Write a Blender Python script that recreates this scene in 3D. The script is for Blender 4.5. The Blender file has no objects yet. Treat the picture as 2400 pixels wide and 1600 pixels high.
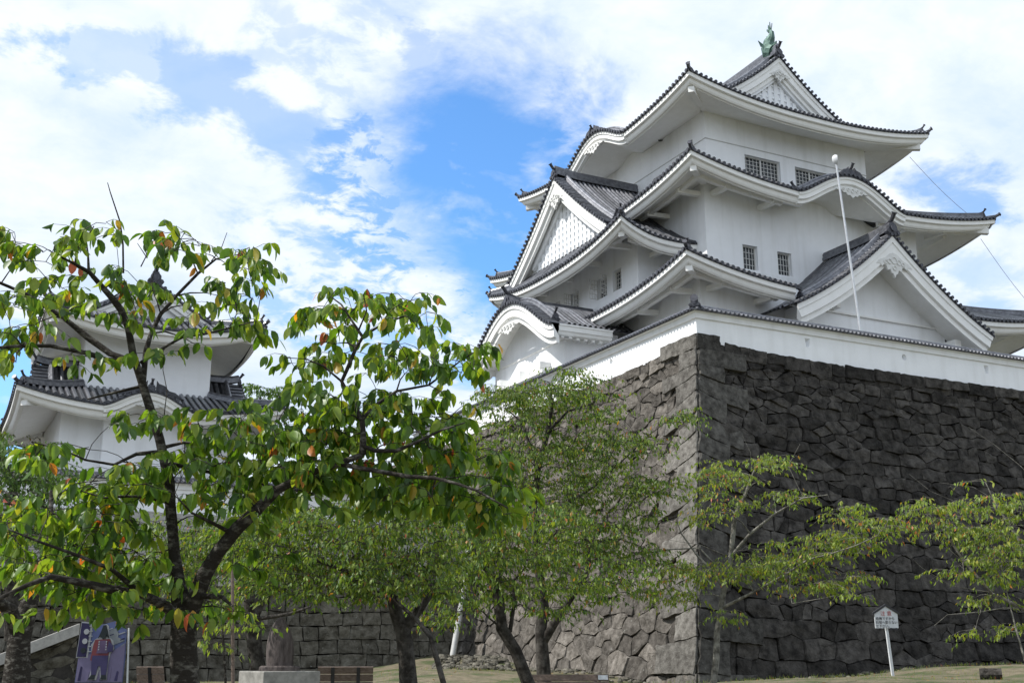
import bpy, math, random
import numpy as np
from mathutils import Vector, noise
random.seed(7); rng = np.random.default_rng(7)
S = bpy.context.scene
COL = S.collection
R = math.radians

# ------------------------------------------------------------------ camera, sky, sun, exposure
CAM = np.array([0, 0, 1.55]); FPX = 2720.0
M = np.array([[0.89294702, -0.45015965, -0.0013813], [-0.11709302, -0.23522903, 0.96486089], [-0.43466636, -0.86140791, -0.26275761]])
cam = bpy.data.objects.new('camera', bpy.data.cameras.new('camera')); COL.objects.link(cam)
from mathutils import Matrix
mw = Matrix([[M[0][i], M[1][i], M[2][i], CAM[i]] for i in range(3)] + [[0, 0, 0, 1]])
cam.matrix_world = mw
cam.data.sensor_width = 36; cam.data.lens = 36 * FPX / 2400
cam.data.clip_start = 0.1; cam.data.clip_end = 3000
S.camera = cam
S.render.resolution_x = 1024; S.render.resolution_y = 682
S.view_settings.view_transform = 'Standard'; S.view_settings.look = 'None'
S.view_settings.exposure = 0.42; S.view_settings.gamma = 1

def ray(px, py):
    return M.T @ np.array([(px - 1200) / FPX, -(py - 800) / FPX, -1.0])
def at(px, py, D):            # the point seen at a photo pixel, D metres away on the ground plan
    r = ray(px, py); return CAM + r * D / math.hypot(r[0], r[1])
def ony(px, py, y): r = ray(px, py); return CAM + r * y / r[1]
def onx(px, py, x): r = ray(px, py); return CAM + r * x / r[0]

SUN_AZ = Vector((-0.93, 0.37, 0)).normalized(); SUN_EL = R(50)
sd = Vector((SUN_AZ.x * math.cos(SUN_EL), SUN_AZ.y * math.cos(SUN_EL), math.sin(SUN_EL)))
sun = bpy.data.objects.new('sun', bpy.data.lights.new('sun', 'SUN')); COL.objects.link(sun)
sun.data.energy = 4.2; sun.data.angle = R(0.5); sun.data.color = (1, 0.965, 0.91)
sun.rotation_euler = sd.to_track_quat('Z', 'Y').to_euler()

W = bpy.data.worlds.new('World'); S.world = W; W.use_nodes = True
nt = W.node_tree; N = nt.nodes; L = nt.links; N.clear()
def nn(t, **k):
    n = N.new(t)
    for a, b in k.items(): setattr(n, a, b)
    return n
def mth(op, a, b=None, c=None, clamp=False):
    n = N.new('ShaderNodeMath'); n.operation = op; n.use_clamp = clamp
    for i, v in enumerate((a, b, c)):
        if v is None: continue
        if isinstance(v, (int, float)): n.inputs[i].default_value = v
        else: L.new(v, n.inputs[i])
    return n.outputs[0]
def build_world():
    sky = nn('ShaderNodeTexSky'); sky.sky_type = 'NISHITA'; sky.sun_disc = False
    sky.sun_elevation = SUN_EL; sky.sun_rotation = math.atan2(sd.x, sd.y)
    sky.air_density = 1.0; sky.dust_density = 0.3; sky.ozone_density = 2.5
    tc = nn('ShaderNodeTexCoord'); D = tc.outputs['Generated']
    sep = nn('ShaderNodeSeparateXYZ'); L.new(D, sep.inputs[0])
    zc = mth('ADD', mth('MAXIMUM', sep.outputs[2], 0.0), 0.22)
    cmb = nn('ShaderNodeCombineXYZ')
    L.new(mth('DIVIDE', sep.outputs[0], zc), cmb.inputs[0]); L.new(mth('DIVIDE', sep.outputs[1], zc), cmb.inputs[1])
    P = cmb.outputs[0]
    def noi(scale, det, rough, dist=0.0, src=P, off=0):
        mp = nn('ShaderNodeMapping'); mp.inputs['Location'].default_value = (off, off * .7, 0); L.new(src, mp.inputs[0])
        n = nn('ShaderNodeTexNoise'); L.new(mp.outputs[0], n.inputs['Vector'])
        n.inputs['Scale'].default_value = scale; n.inputs['Detail'].default_value = det
        n.inputs['Roughness'].default_value = rough; n.inputs['Distortion'].default_value = dist
        return n.outputs[0]
    big = noi(1.6, 9, .62, .3); puff = noi(7.5, 7, .6, .25, off=3); rip = noi(22, 5, .6, .6, off=9); soft = noi(2.2, 5, .5, 1.0, off=5)
    # gaps of blue sky: elongated patches placed by direction, edges torn by noise
    wob = mth('MULTIPLY', mth('SUBTRACT', big, .5), .10); wob2 = mth('MULTIPLY', mth('SUBTRACT', puff, .5), .12)
    def blob(p1, p2, rad, amt):
        a = Vector(ray(*p1)).normalized(); b = Vector(ray(*p2)).normalized(); ab = b - a
        s = nn('ShaderNodeVectorMath', operation='SUBTRACT'); L.new(D, s.inputs[0]); s.inputs[1].default_value = a
        d = nn('ShaderNodeVectorMath', operation='DOT_PRODUCT'); L.new(s.outputs[0], d.inputs[0]); d.inputs[1].default_value = ab / max(ab.length_squared, 1e-6)
        t = mth('MINIMUM', mth('MAXIMUM', d.outputs['Value'], 0.), 1.)
        sc = nn('ShaderNodeVectorMath', operation='SCALE'); sc.inputs[0].default_value = ab; L.new(t, sc.inputs['Scale'])
        q = nn('ShaderNodeVectorMath', operation='DISTANCE'); L.new(s.outputs[0], q.inputs[0]); L.new(sc.outputs[0], q.inputs[1])
        dd = mth('ADD', q.outputs['Value'], mth('ADD', wob, wob2))
        r = nn('ShaderNodeMapRange', interpolation_type='SMOOTHSTEP'); L.new(dd, r.inputs[0])
        r.inputs[1].default_value = rad * .45; r.inputs[2].default_value = rad * 1.40; r.inputs[3].default_value = amt; r.inputs[4].default_value = 0
        return r.outputs[0]
    m = None
    for b in SKY_GAPS:
        v = blob(*b); m = v if m is None else mth('MAXIMUM', m, v)
    # thin rippled cloud (mackerel) over a band near the big gap
    thin = None
    for b in SKY_THIN:
        v = blob(*b); thin = v if thin is None else mth('MAXIMUM', thin, v)
    rr = nn('ShaderNodeMapRange', interpolation_type='SMOOTHSTEP'); L.new(mth('ADD', mth('MULTIPLY', rip, .45), mth('MULTIPLY', puff, .55)), rr.inputs[0])
    rr.inputs[1].default_value = .44; rr.inputs[2].default_value = .55; rr.inputs[3].default_value = 1; rr.inputs[4].default_value = 0
    m = mth('MAXIMUM', m, mth('MULTIPLY', thin, rr.outputs[0]))
    # wisps inside the gaps
    ws = nn('ShaderNodeMapRange'); L.new(mth('ADD', mth('MULTIPLY', puff, .5), mth('MULTIPLY', big, .5)), ws.inputs[0])
    ws.inputs[1].default_value = .54; ws.inputs[2].default_value = .70; ws.inputs[3].default_value = 1.0; ws.inputs[4].default_value = .4
    gap = mth('MULTIPLY', m, ws.outputs[0])
    # cloud brightness
    cv = nn('ShaderNodeMapRange'); L.new(mth('ADD', mth('MULTIPLY', soft, .45), mth('MULTIPLY', puff, .55)), cv.inputs[0])
    cv.inputs[1].default_value = .38; cv.inputs[2].default_value = .58; cv.inputs[3].default_value = 0; cv.inputs[4].default_value = 1
    cr = nn('ShaderNodeMix', data_type='RGBA'); L.new(cv.outputs[0], cr.inputs[0])
    cr.inputs[6].default_value = (.54, .65, .80, 1); cr.inputs[7].default_value = (.74, .79, .86, 1)
    sk = nn('ShaderNodeMix', data_type='RGBA', blend_type='MULTIPLY'); sk.inputs[0].default_value = 1
    L.new(sky.outputs[0], sk.inputs[6]); sk.inputs[7].default_value = SKY_TINT
    cs = nn('ShaderNodeVectorMath', operation='SCALE'); L.new(cr.outputs[2], cs.inputs[0]); cs.inputs['Scale'].default_value = 1 / SKY_STR * CLOUD
    mx = nn('ShaderNodeMix', data_type='RGBA'); L.new(gap, mx.inputs[0]); L.new(cs.outputs[0], mx.inputs[6]); L.new(sk.outputs[2], mx.inputs[7])
    bg = nn('ShaderNodeBackground'); L.new(mx.outputs[2], bg.inputs[0]); bg.inputs[1].default_value = SKY_STR
    o = nn('ShaderNodeOutputWorld'); L.new(bg.outputs[0], o.inputs[0])
SKY_STR = 0.12; CLOUD = 1.0; SKY_TINT = (.85, 1.28, 1.6, 1)
SKY_GAPS = [((1100, 360), (1250, 600), .085, 1), ((1180, 340), (1290, 360), .05, 1), ((1190, 620), (1220, 700), .045, .8), ((430, 185), (680, 300), .022, .6), ((930, 290), (1000, 330), .025, .5),
            ((0, 92), (110, 100), .016, .6), ((160, 115), (400, 165), .012, .4), ((-40, 860), (20, 940), .05, .9), ((980, 130), (1000, 200), .018, .5),
            ((2190, 440), (2290, 470), .028, .7), ((2270, 620), (2330, 650), .022, .3)]
SKY_THIN = [((860, 420), (1100, 760), .055, .85), ((640, 640), (1000, 800), .045, .6), ((640, 310), (900, 400), .03, .5), ((700, 100), (1000, 180), .04, .3)]
build_world()

# ------------------------------------------------------------------ materials
def mat(name, c1, c2=None, rough=.7, scale=6, detail=6, island=0.0, bump=0.0, bscale=20, spec=.3, metal=0, lo=.35, hi=.65, bdist=.02, stretch=None, extra=None):
    m = bpy.data.materials.new(name); m.use_nodes = True; t = m.node_tree; n = t.nodes; l = t.links
    b = n['Principled BSDF']; b.inputs['Roughness'].default_value = rough; b.inputs['Specular IOR Level'].default_value = spec; b.inputs['Metallic'].default_value = metal
    c2 = c2 or c1
    tc = n.new('ShaderNodeTexCoord'); mp = n.new('ShaderNodeMapping'); l.new(tc.outputs['Object'], mp.inputs[0])
    if stretch: mp.inputs['Scale'].default_value = stretch
    no = n.new('ShaderNodeTexNoise'); no.inputs['Scale'].default_value = scale; no.inputs['Detail'].default_value = detail; no.inputs['Roughness'].default_value = .65
    l.new(mp.outputs[0], no.inputs['Vector'])
    mr = n.new('ShaderNodeMapRange'); l.new(no.outputs[0], mr.inputs[0]); mr.inputs[1].default_value = lo; mr.inputs[2].default_value = hi
    mx = n.new('ShaderNodeMix'); mx.data_type = 'RGBA'; l.new(mr.outputs[0], mx.inputs[0]); mx.inputs[6].default_value = (*c1, 1); mx.inputs[7].default_value = (*c2, 1)
    col = mx.outputs[2]
    if island:
        g = n.new('ShaderNodeNewGeometry'); r2 = n.new('ShaderNodeMapRange'); l.new(g.outputs['Random Per Island'], r2.inputs[0])
        r2.inputs[3].default_value = 1 - island; r2.inputs[4].default_value = 1 + island
        v = n.new('ShaderNodeVectorMath'); v.operation = 'SCALE'; l.new(col, v.inputs[0]); l.new(r2.outputs[0], v.inputs['Scale']); col = v.outputs[0]
    if extra: col = extra(n, l, mp, col)
    l.new(col, b.inputs['Base Color'])
    if bump:
        n2 = n.new('ShaderNodeTexNoise'); n2.inputs['Scale'].default_value = bscale; n2.inputs['Detail'].default_value = 8; n2.inputs['Roughness'].default_value = .6; l.new(mp.outputs[0], n2.inputs['Vector'])
        bp = n.new('ShaderNodeBump'); bp.inputs['Strength'].default_value = bump; bp.inputs['Distance'].default_value = bdist; l.new(n2.outputs[0], bp.inputs['Height']); l.new(bp.outputs[0], b.inputs['Normal'])
    return m
def grime(n, l, mp, col):     # faint rain streaks and grey bloom on old lime plaster
    m2 = n.new('ShaderNodeMapping'); m2.inputs['Scale'].default_value = (2.2, 2.2, .22); l.new(mp.outputs[0], m2.inputs[0])
    a = n.new('ShaderNodeTexNoise'); a.inputs['Scale'].default_value = 1.0; a.inputs['Detail'].default_value = 8; l.new(m2.outputs[0], a.inputs['Vector'])
    r = n.new('ShaderNodeMapRange'); l.new(a.outputs[0], r.inputs[0]); r.inputs[1].default_value = .50; r.inputs[2].default_value = .85; r.inputs[3].default_value = 0; r.inputs[4].default_value = .4
    x = n.new('ShaderNodeMix'); x.data_type = 'RGBA'; l.new(r.outputs[0], x.inputs[0]); l.new(col, x.inputs[6]); x.inputs[7].default_value = (.55, .55, .53, 1)
    return x.outputs[2]
def lichen(n, l, mp, col, lc=(.34, .34, .31), th=.60):
    a = n.new('ShaderNodeTexNoise'); a.inputs['Scale'].default_value = 5.5; a.inputs['Detail'].default_value = 10; a.inputs['Roughness'].default_value = .75; l.new(mp.outputs[0], a.inputs['Vector'])
    r = n.new('ShaderNodeMapRange'); l.new(a.outputs[0], r.inputs[0]); r.inputs[1].default_value = th; r.inputs[2].default_value = th + .08; r.inputs[4].default_value = .6
    x = n.new('ShaderNodeMix'); x.data_type = 'RGBA'; l.new(r.outputs[0], x.inputs[0]); l.new(col, x.inputs[6]); x.inputs[7].default_value = (*lc, 1)
    return x.outputs[2]
MT = {}
MT['plaster'] = mat('plaster', (.87, .885, .905), (.82, .835, .855), .85, 1.3, 8, bump=.15, bscale=9, bdist=.01, extra=grime)
MT['trim'] = mat('painted_trim', (.87, .87, .855), (.81, .81, .79), .75, 2.5, 8, bump=.1, bscale=12, bdist=.01)
MT['tile'] = mat('roof_tile', (.06, .063, .075), (.20, .205, .225), .33, 4.5, 8, island=.40, bump=.3, bscale=14, spec=.6, bdist=.02, lo=.3, hi=.7, metal=.45)
def bands(n, l, mp, col):     # the stepped lower edges of the flat tiles
    w = n.new('ShaderNodeTexWave'); w.bands_direction = 'Z'; w.inputs['Scale'].default_value = 2.6; w.inputs['Distortion'].default_value = .3; l.new(mp.outputs[0], w.inputs['Vector'])
    r = n.new('ShaderNodeMapRange'); l.new(w.outputs[1], r.inputs[0]); r.inputs[3].default_value = .45; r.inputs[4].default_value = 1.35
    v = n.new('ShaderNodeVectorMath'); v.operation = 'SCALE'; l.new(col, v.inputs[0]); l.new(r.outputs[0], v.inputs['Scale']); return v.outputs[0]
MT['pan'] = mat('flat_tile', (.012, .013, .017), (.04, .042, .05), .5, 4, 8, bump=.3, bscale=14, spec=.5, extra=bands)
MT['tileend'] = mat('tile_end', (.018, .019, .027), (.065, .067, .08), .45, 9, 4, spec=.4, island=.4)
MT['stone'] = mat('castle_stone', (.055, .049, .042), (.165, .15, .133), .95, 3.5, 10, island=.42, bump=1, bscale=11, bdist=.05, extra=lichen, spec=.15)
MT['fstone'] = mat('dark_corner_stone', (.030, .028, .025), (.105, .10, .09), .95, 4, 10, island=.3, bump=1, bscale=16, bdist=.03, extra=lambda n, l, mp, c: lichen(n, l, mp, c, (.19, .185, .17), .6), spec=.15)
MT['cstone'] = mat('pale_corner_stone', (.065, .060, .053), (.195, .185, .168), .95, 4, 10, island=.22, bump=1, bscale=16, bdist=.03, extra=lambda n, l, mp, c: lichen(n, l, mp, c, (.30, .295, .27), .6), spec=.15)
MT['dstone'] = mat('dark_front_stone', (.019, .0175, .016), (.076, .070, .063), .95, 3.2, 10, island=.45, bump=1, bscale=11, bdist=.05, extra=lambda n, l, mp, c: lichen(n, l, mp, c, (.16, .155, .145), .63), spec=.15)  # front face stone, darker base colour than the side face
MT['stone2'] = mat('lower_wall_stone', (.055, .050, .038), (.165, .155, .128), .95, 3, 10, island=.25, bump=.9, bscale=8, bdist=.06, extra=lichen, spec=.15)
MT['cut'] = mat('cut_granite', (.30, .295, .28), (.42, .41, .39), .9, 6, 10, bump=.5, bscale=30, bdist=.01, spec=.2)
MT['plinth'] = mat('plinth_granite', (.17, .165, .15), (.30, .29, .265), .9, 7, 10, bump=.5, bscale=30, bdist=.01, spec=.2)
MT['barkp'] = mat('pale_bark', (.07, .065, .055), (.26, .25, .22), .9, 7, 9, bump=1, bscale=20, bdist=.02, spec=.15)
MT['gap'] = mat('joint_earth', (.025, .023, .02), (.05, .045, .04), .95, 5)
MT['lat'] = mat('lattice_white', (.72, .72, .70), (.62, .62, .60), .7, 5)
MT['glass'] = mat('dark_glass', (.03, .035, .04), (.05, .055, .06), .15, 3, spec=.6)
MT['dark'] = mat('dark_opening', (.03, .03, .03), (.04, .04, .04), .9)
MT['bronze'] = mat('green_bronze', (.035, .075, .06), (.12, .20, .17), .55, 6, 8, bump=.5, bscale=18, metal=.25)
MT['bark'] = mat('cherry_bark', (.028, .024, .02), (.20, .19, .165), .9, 16, 10, bump=1, bscale=30, bdist=.015, stretch=(1, 1, 1.8), lo=.5, hi=.74, spec=.15)
MT['barkg'] = mat('grey_bark', (.022, .019, .016), (.10, .092, .082), .9, 7, 9, bump=1, bscale=20, bdist=.02, lo=.4, hi=.72, spec=.15)
MT['metal'] = mat('galvanised', (.50, .51, .52), (.62, .63, .64), .4, 8, metal=.7, spec=.5)
MT['wood'] = mat('weathered_wood', (.10, .07, .055), (.19, .145, .12), .7, 5, 8, stretch=(1, 8, 8), bump=.3, bscale=18)
MT['black'] = mat('black_iron', (.02, .02, .022), (.035, .035, .04), .5, 8, spec=.4)
MT['monu'] = mat('monument_stone', (.045, .036, .033), (.12, .10, .093), .8, 9, 9, bump=.5, bscale=25, stretch=(2, 2, .5), spec=.25)
MT['pipe'] = mat('grey_pipe', (.42, .42, .41), (.52, .52, .50), .5, 4)
MT['wire'] = mat('wire', (.25, .25, .25), None, .5)
def flat(name, c, rough=.6):
    m = mat(name, c, tuple(v * .9 for v in c), rough, 12); return m
def ground_mat():
    def ex(n, l, mp, col):
        a = n.new('ShaderNodeTexNoise'); a.inputs['Scale'].default_value = 1.1; a.inputs['Detail'].default_value = 8; l.new(mp.outputs[0], a.inputs['Vector'])
        r = n.new('ShaderNodeMapRange'); l.new(a.outputs[0], r.inputs[0]); r.inputs[1].default_value = .45; r.inputs[2].default_value = .62
        x = n.new('ShaderNodeMix'); x.data_type = 'RGBA'; l.new(r.outputs[0], x.inputs[0]); l.new(col, x.inputs[6]); x.inputs[7].default_value = (.055, .07, .025, 1)
        return x.outputs[2]
    return mat('dry_ground', (.09, .078, .048), (.18, .15, .10), .95, 4, 10, bump=.8, bscale=25, bdist=.03, extra=ex)
MT['ground'] = ground_mat()
def leaf_mat(name, cols, tr=.45, gloss=.42):
    m = bpy.data.materials.new(name); m.use_nodes = True; t = m.node_tree; n = t.nodes; l = t.links
    b = n['Principled BSDF']; out = n['Material Output']
    g = n.new('ShaderNodeNewGeometry'); cr = n.new('ShaderNodeValToRGB'); l.new(g.outputs['Random Per Island'], cr.inputs[0])
    el = cr.color_ramp.elements
    for i, (p, c) in enumerate(cols):
        e = el[i] if i < 2 else el.new(p)
        e.position = p; e.color = (*c, 1)
    tc = n.new('ShaderNodeTexCoord'); no = n.new('ShaderNodeTexNoise'); no.inputs['Scale'].default_value = 30; no.inputs['Detail'].default_value = 4; l.new(tc.outputs['Object'], no.inputs['Vector'])
    mr = n.new('ShaderNodeMapRange'); l.new(no.outputs[0], mr.inputs[0]); mr.inputs[3].default_value = .7; mr.inputs[4].default_value = 1.3
    v = n.new('ShaderNodeVectorMath'); v.operation = 'SCALE'; l.new(cr.outputs[0], v.inputs[0]); l.new(mr.outputs[0], v.inputs['Scale'])
    l.new(v.outputs[0], b.inputs['Base Color']); b.inputs['Roughness'].default_value = gloss; b.inputs['Specular IOR Level'].default_value = .45
    tl = n.new('ShaderNodeBsdfTranslucent'); v2 = n.new('ShaderNodeVectorMath'); v2.operation = 'MULTIPLY'; l.new(v.outputs[0], v2.inputs[0]); v2.inputs[1].default_value = (1.8, 1.75, .5)
    l.new(v2.outputs[0], tl.inputs[0]); mx = n.new('ShaderNodeMixShader'); mx.inputs[0].default_value = tr
    l.new(b.outputs[0], mx.inputs[1]); l.new(tl.outputs[0], mx.inputs[2]); l.new(mx.outputs[0], out.inputs[0])
    return m
MT['leaf'] = leaf_mat('cherry_leaf', [(0, (.04, .09, .018)), (.3, (.075, .155, .024)), (.65, (.15, .245, .034)), (.955, (.25, .31, .045)), (.975, (.42, .27, .04)), (.99, (.45, .17, .04)), (1, (.38, .07, .04))])
MT['leaf2'] = leaf_mat('small_leaf', [(0, (.05, .105, .018)), (.35, (.085, .155, .022)), (.7, (.155, .22, .03)), (.975, (.19, .24, .04)), (.99, (.38, .18, .05)), (1, (.35, .10, .05))], tr=.4, gloss=.55)
MT['leaf3'] = leaf_mat('yellow_leaf', [(0, (.08, .145, .025)), (.4, (.15, .22, .032)), (.8, (.24, .30, .045)), (.955, (.30, .31, .05)), (.98, (.42, .18, .05)), (1, (.36, .09, .05))], tr=.4, gloss=.55)
MT['leafd'] = leaf_mat('dark_leaf', [(0, (.04, .085, .02)), (.5, (.065, .13, .028)), (1, (.11, .19, .035))], tr=.35, gloss=.6)

# ------------------------------------------------------------------ mesh helpers
class MB:
    def __init__(s): s.v = []; s.f = []
    def vert(s, p): s.v.append((float(p[0]), float(p[1]), float(p[2]))); return len(s.v) - 1
    def grid(s, rows, closed=False):
        b = len(s.v); n = len(rows[0])
        for r in rows:
            for p in r: s.v.append((float(p[0]), float(p[1]), float(p[2])))
        for i in range(len(rows) - 1):
            for j in range(n if closed else n - 1):
                k = (j + 1) % n
                s.f.append((b + i * n + j, b + i * n + k, b + (i + 1) * n + k, b + (i + 1) * n + j))
        return b
    def poly(s, pts):
        b = len(s.v)
        for p in pts: s.v.append((float(p[0]), float(p[1]), float(p[2])))
        s.f.append(tuple(range(b, b + len(pts))))
    def box(s, c, X, Y, Z):     # centre, three half-axis vectors
        c = Vector(c); X = Vector(X); Y = Vector(Y); Z = Vector(Z); b = len(s.v)
        for k in (-1, 1):
            for j in (-1, 1):
                for i in (-1, 1): s.v.append(tuple(c + X * i + Y * j + Z * k))
        for q in ((0, 2, 3, 1), (4, 5, 7, 6), (0, 1, 5, 4), (2, 6, 7, 3), (0, 4, 6, 2), (1, 3, 7, 5)): s.f.append(tuple(b + i for i in q))
    def bx(s, x0, y0, z0, x1, y1, z1): s.box(((x0 + x1) / 2, (y0 + y1) / 2, (z0 + z1) / 2), ((x1 - x0) / 2, 0, 0), (0, (y1 - y0) / 2, 0), (0, 0, (z1 - z0) / 2))
    def tube(s, pts, rad, n=8, a0=0, a1=2 * math.pi, cap=True, up=Vector((0, 0, 1)), sq=1.0):
        pts = [Vector(p) for p in pts]; full = abs(a1 - a0 - 2 * math.pi) < 1e-6; rows = []; prev = None
        for i, p in enumerate(pts):
            t = (pts[min(i + 1, len(pts) - 1)] - pts[max(i - 1, 0)]).normalized()
            sd_ = t.cross(up)
            if sd_.length < 1e-4: sd_ = t.cross(Vector((1, 0, 0)))
            if full and prev is not None and sq == 1.0: sd_ = prev - t * prev.dot(t)
            sd_.normalize(); u = sd_.cross(t); prev = sd_
            r = rad[i] if hasattr(rad, '__len__') else rad
            m = n if full else n + 1
            rows.append([p + sd_ * math.cos(a0 + (a1 - a0) * k / n) * r + u * math.sin(a0 + (a1 - a0) * k / n) * r * sq for k in range(m)])
        s.grid(rows, closed=full)
        if cap:
            s.poly(rows[0][::-1]); s.poly(rows[-1])
    def prism(s, pts, ax):      # outline polygon extruded by vector ax (thickness), outline as fan from centroid
        ax = Vector(ax); pts = [Vector(p) for p in pts]; n = len(pts); b = len(s.v)
        for p in pts: s.v.append(tuple(p))
        for p in pts: s.v.append(tuple(p + ax))
        for i in range(n): j = (i + 1) % n; s.f.append((b + i, b + j, b + n + j, b + n + i))
        s.f.append(tuple(range(b, b + n))[::-1]); s.f.append(tuple(range(b + n, b + 2 * n)))
    def disc(s, c, nrm, r, th=.03, n=10):
        nrm = Vector(nrm).normalized(); a = nrm.cross(Vector((0, 0, 1)));
        if a.length < 1e-3: a = Vector((1, 0, 0))
        a.normalize(); u = a.cross(nrm); c = Vector(c)
        s.prism([c + a * math.cos(2 * math.pi * k / n) * r + u * math.sin(2 * math.pi * k / n) * r for k in range(n)], nrm * th)
    def build(s, name, m, parent=None, smooth=False):
        me = bpy.data.meshes.new(name); me.from_pydata(s.v, [], s.f); me.materials.append(m)
        if smooth: me.polygons.foreach_set('use_smooth', [True] * len(me.polygons))
        me.update(); o = bpy.data.objects.new(name, me); COL.objects.link(o)
        if parent: o.parent = parent; o.matrix_parent_inverse = Matrix.Translation(-Vector(ROOTLOC.get(parent.name, (0, 0, 0))))
        return o
ROOTLOC = {}
def thing(name, label, cat, loc, group=None):
    o = bpy.data.objects.new(name, None); COL.objects.link(o); o.location = tuple(float(v) for v in loc); o.empty_display_size = .3
    ROOTLOC[o.name] = tuple(o.location); o['label'] = label; o['category'] = cat
    if group: o['group'] = group
    return o
def tag(o, label=None, cat=None, group=None, kind=None):
    for k, v in (('label', label), ('category', cat), ('group', group), ('kind', kind)):
        if v: o[k] = v
    return o
# ------------------------------------------------------------------ Japanese roof parts
SP = 0.29
def oni(mb, p, d, s=1.0, horn=True, mbt=None):    # ridge-end tile facing direction d, with its horn-like round tile
    p = Vector(p); d = Vector(d); d.z = 0; d.normalize(); l = Vector((-d.y, d.x, 0))
    o2 = [(-.30, 0), (-.36, .10), (-.30, .2), (-.22, .22), (-.22, .36), (-.12, .48), (0, .54), (.12, .48), (.22, .36), (.22, .22), (.30, .2), (.36, .10), (.30, 0)]
    mb.prism([p + l * (x * s) + Vector((0, 0, y * s)) for x, y in o2], d * (.12 * s))
    mb.disc(p + d * (.12 * s) + Vector((0, 0, .26 * s)), d, .13 * s, .05 * s, 10)
    for q in (-1, 1): mb.disc(p + d * (.12 * s) + l * (q * .24 * s) + Vector((0, 0, .10 * s)), d, .07 * s, .04 * s, 8)
    if horn:
        a = p - d * (.35 * s) + Vector((0, 0, .46 * s)); pts = [a, a + d * (.25 * s) + Vector((0, 0, .05 * s)), a + d * (.45 * s) + Vector((0, 0, .17 * s)), a + d * (.60 * s) + Vector((0, 0, .38 * s))]
        mb.tube(pts, [.085 * s, .085 * s, .08 * s, .085 * s], 8)
        mb.disc(pts[-1], pts[-1] - pts[-2], .115 * s, .04 * s, 10)
def stack(mb, path, w=.17, h=.24, capr=.09):      # ridge of stacked flat tiles with a round cap tile row
    path = [Vector(p) for p in path]; n = len(path)
    secs = [(-w, 0), (-w, h * .45), (-w * .8, h * .47), (-w * .8, h), (w * .8, h), (w * .8, h * .47), (w, h * .45), (w, 0)]
    rows = []
    for i, p in enumerate(path):
        t = path[min(i + 1, n - 1)] - path[max(i - 1, 0)]; sdv = Vector((t.y, -t.x, 0))
        sdv = sdv.normalized() if sdv.length > 1e-5 else Vector((1, 0, 0))
        rows.append([p + sdv * x + Vector((0, 0, y)) for x, y in secs])
    mb.grid(rows); mb.poly(rows[0][::-1]); mb.poly(rows[-1])
    mb.tube([p + Vector((0, 0, h + capr * .35)) for p in path], capr, 8)
def kara(u): return max(0., 1 - u * u) ** 1.65

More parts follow.
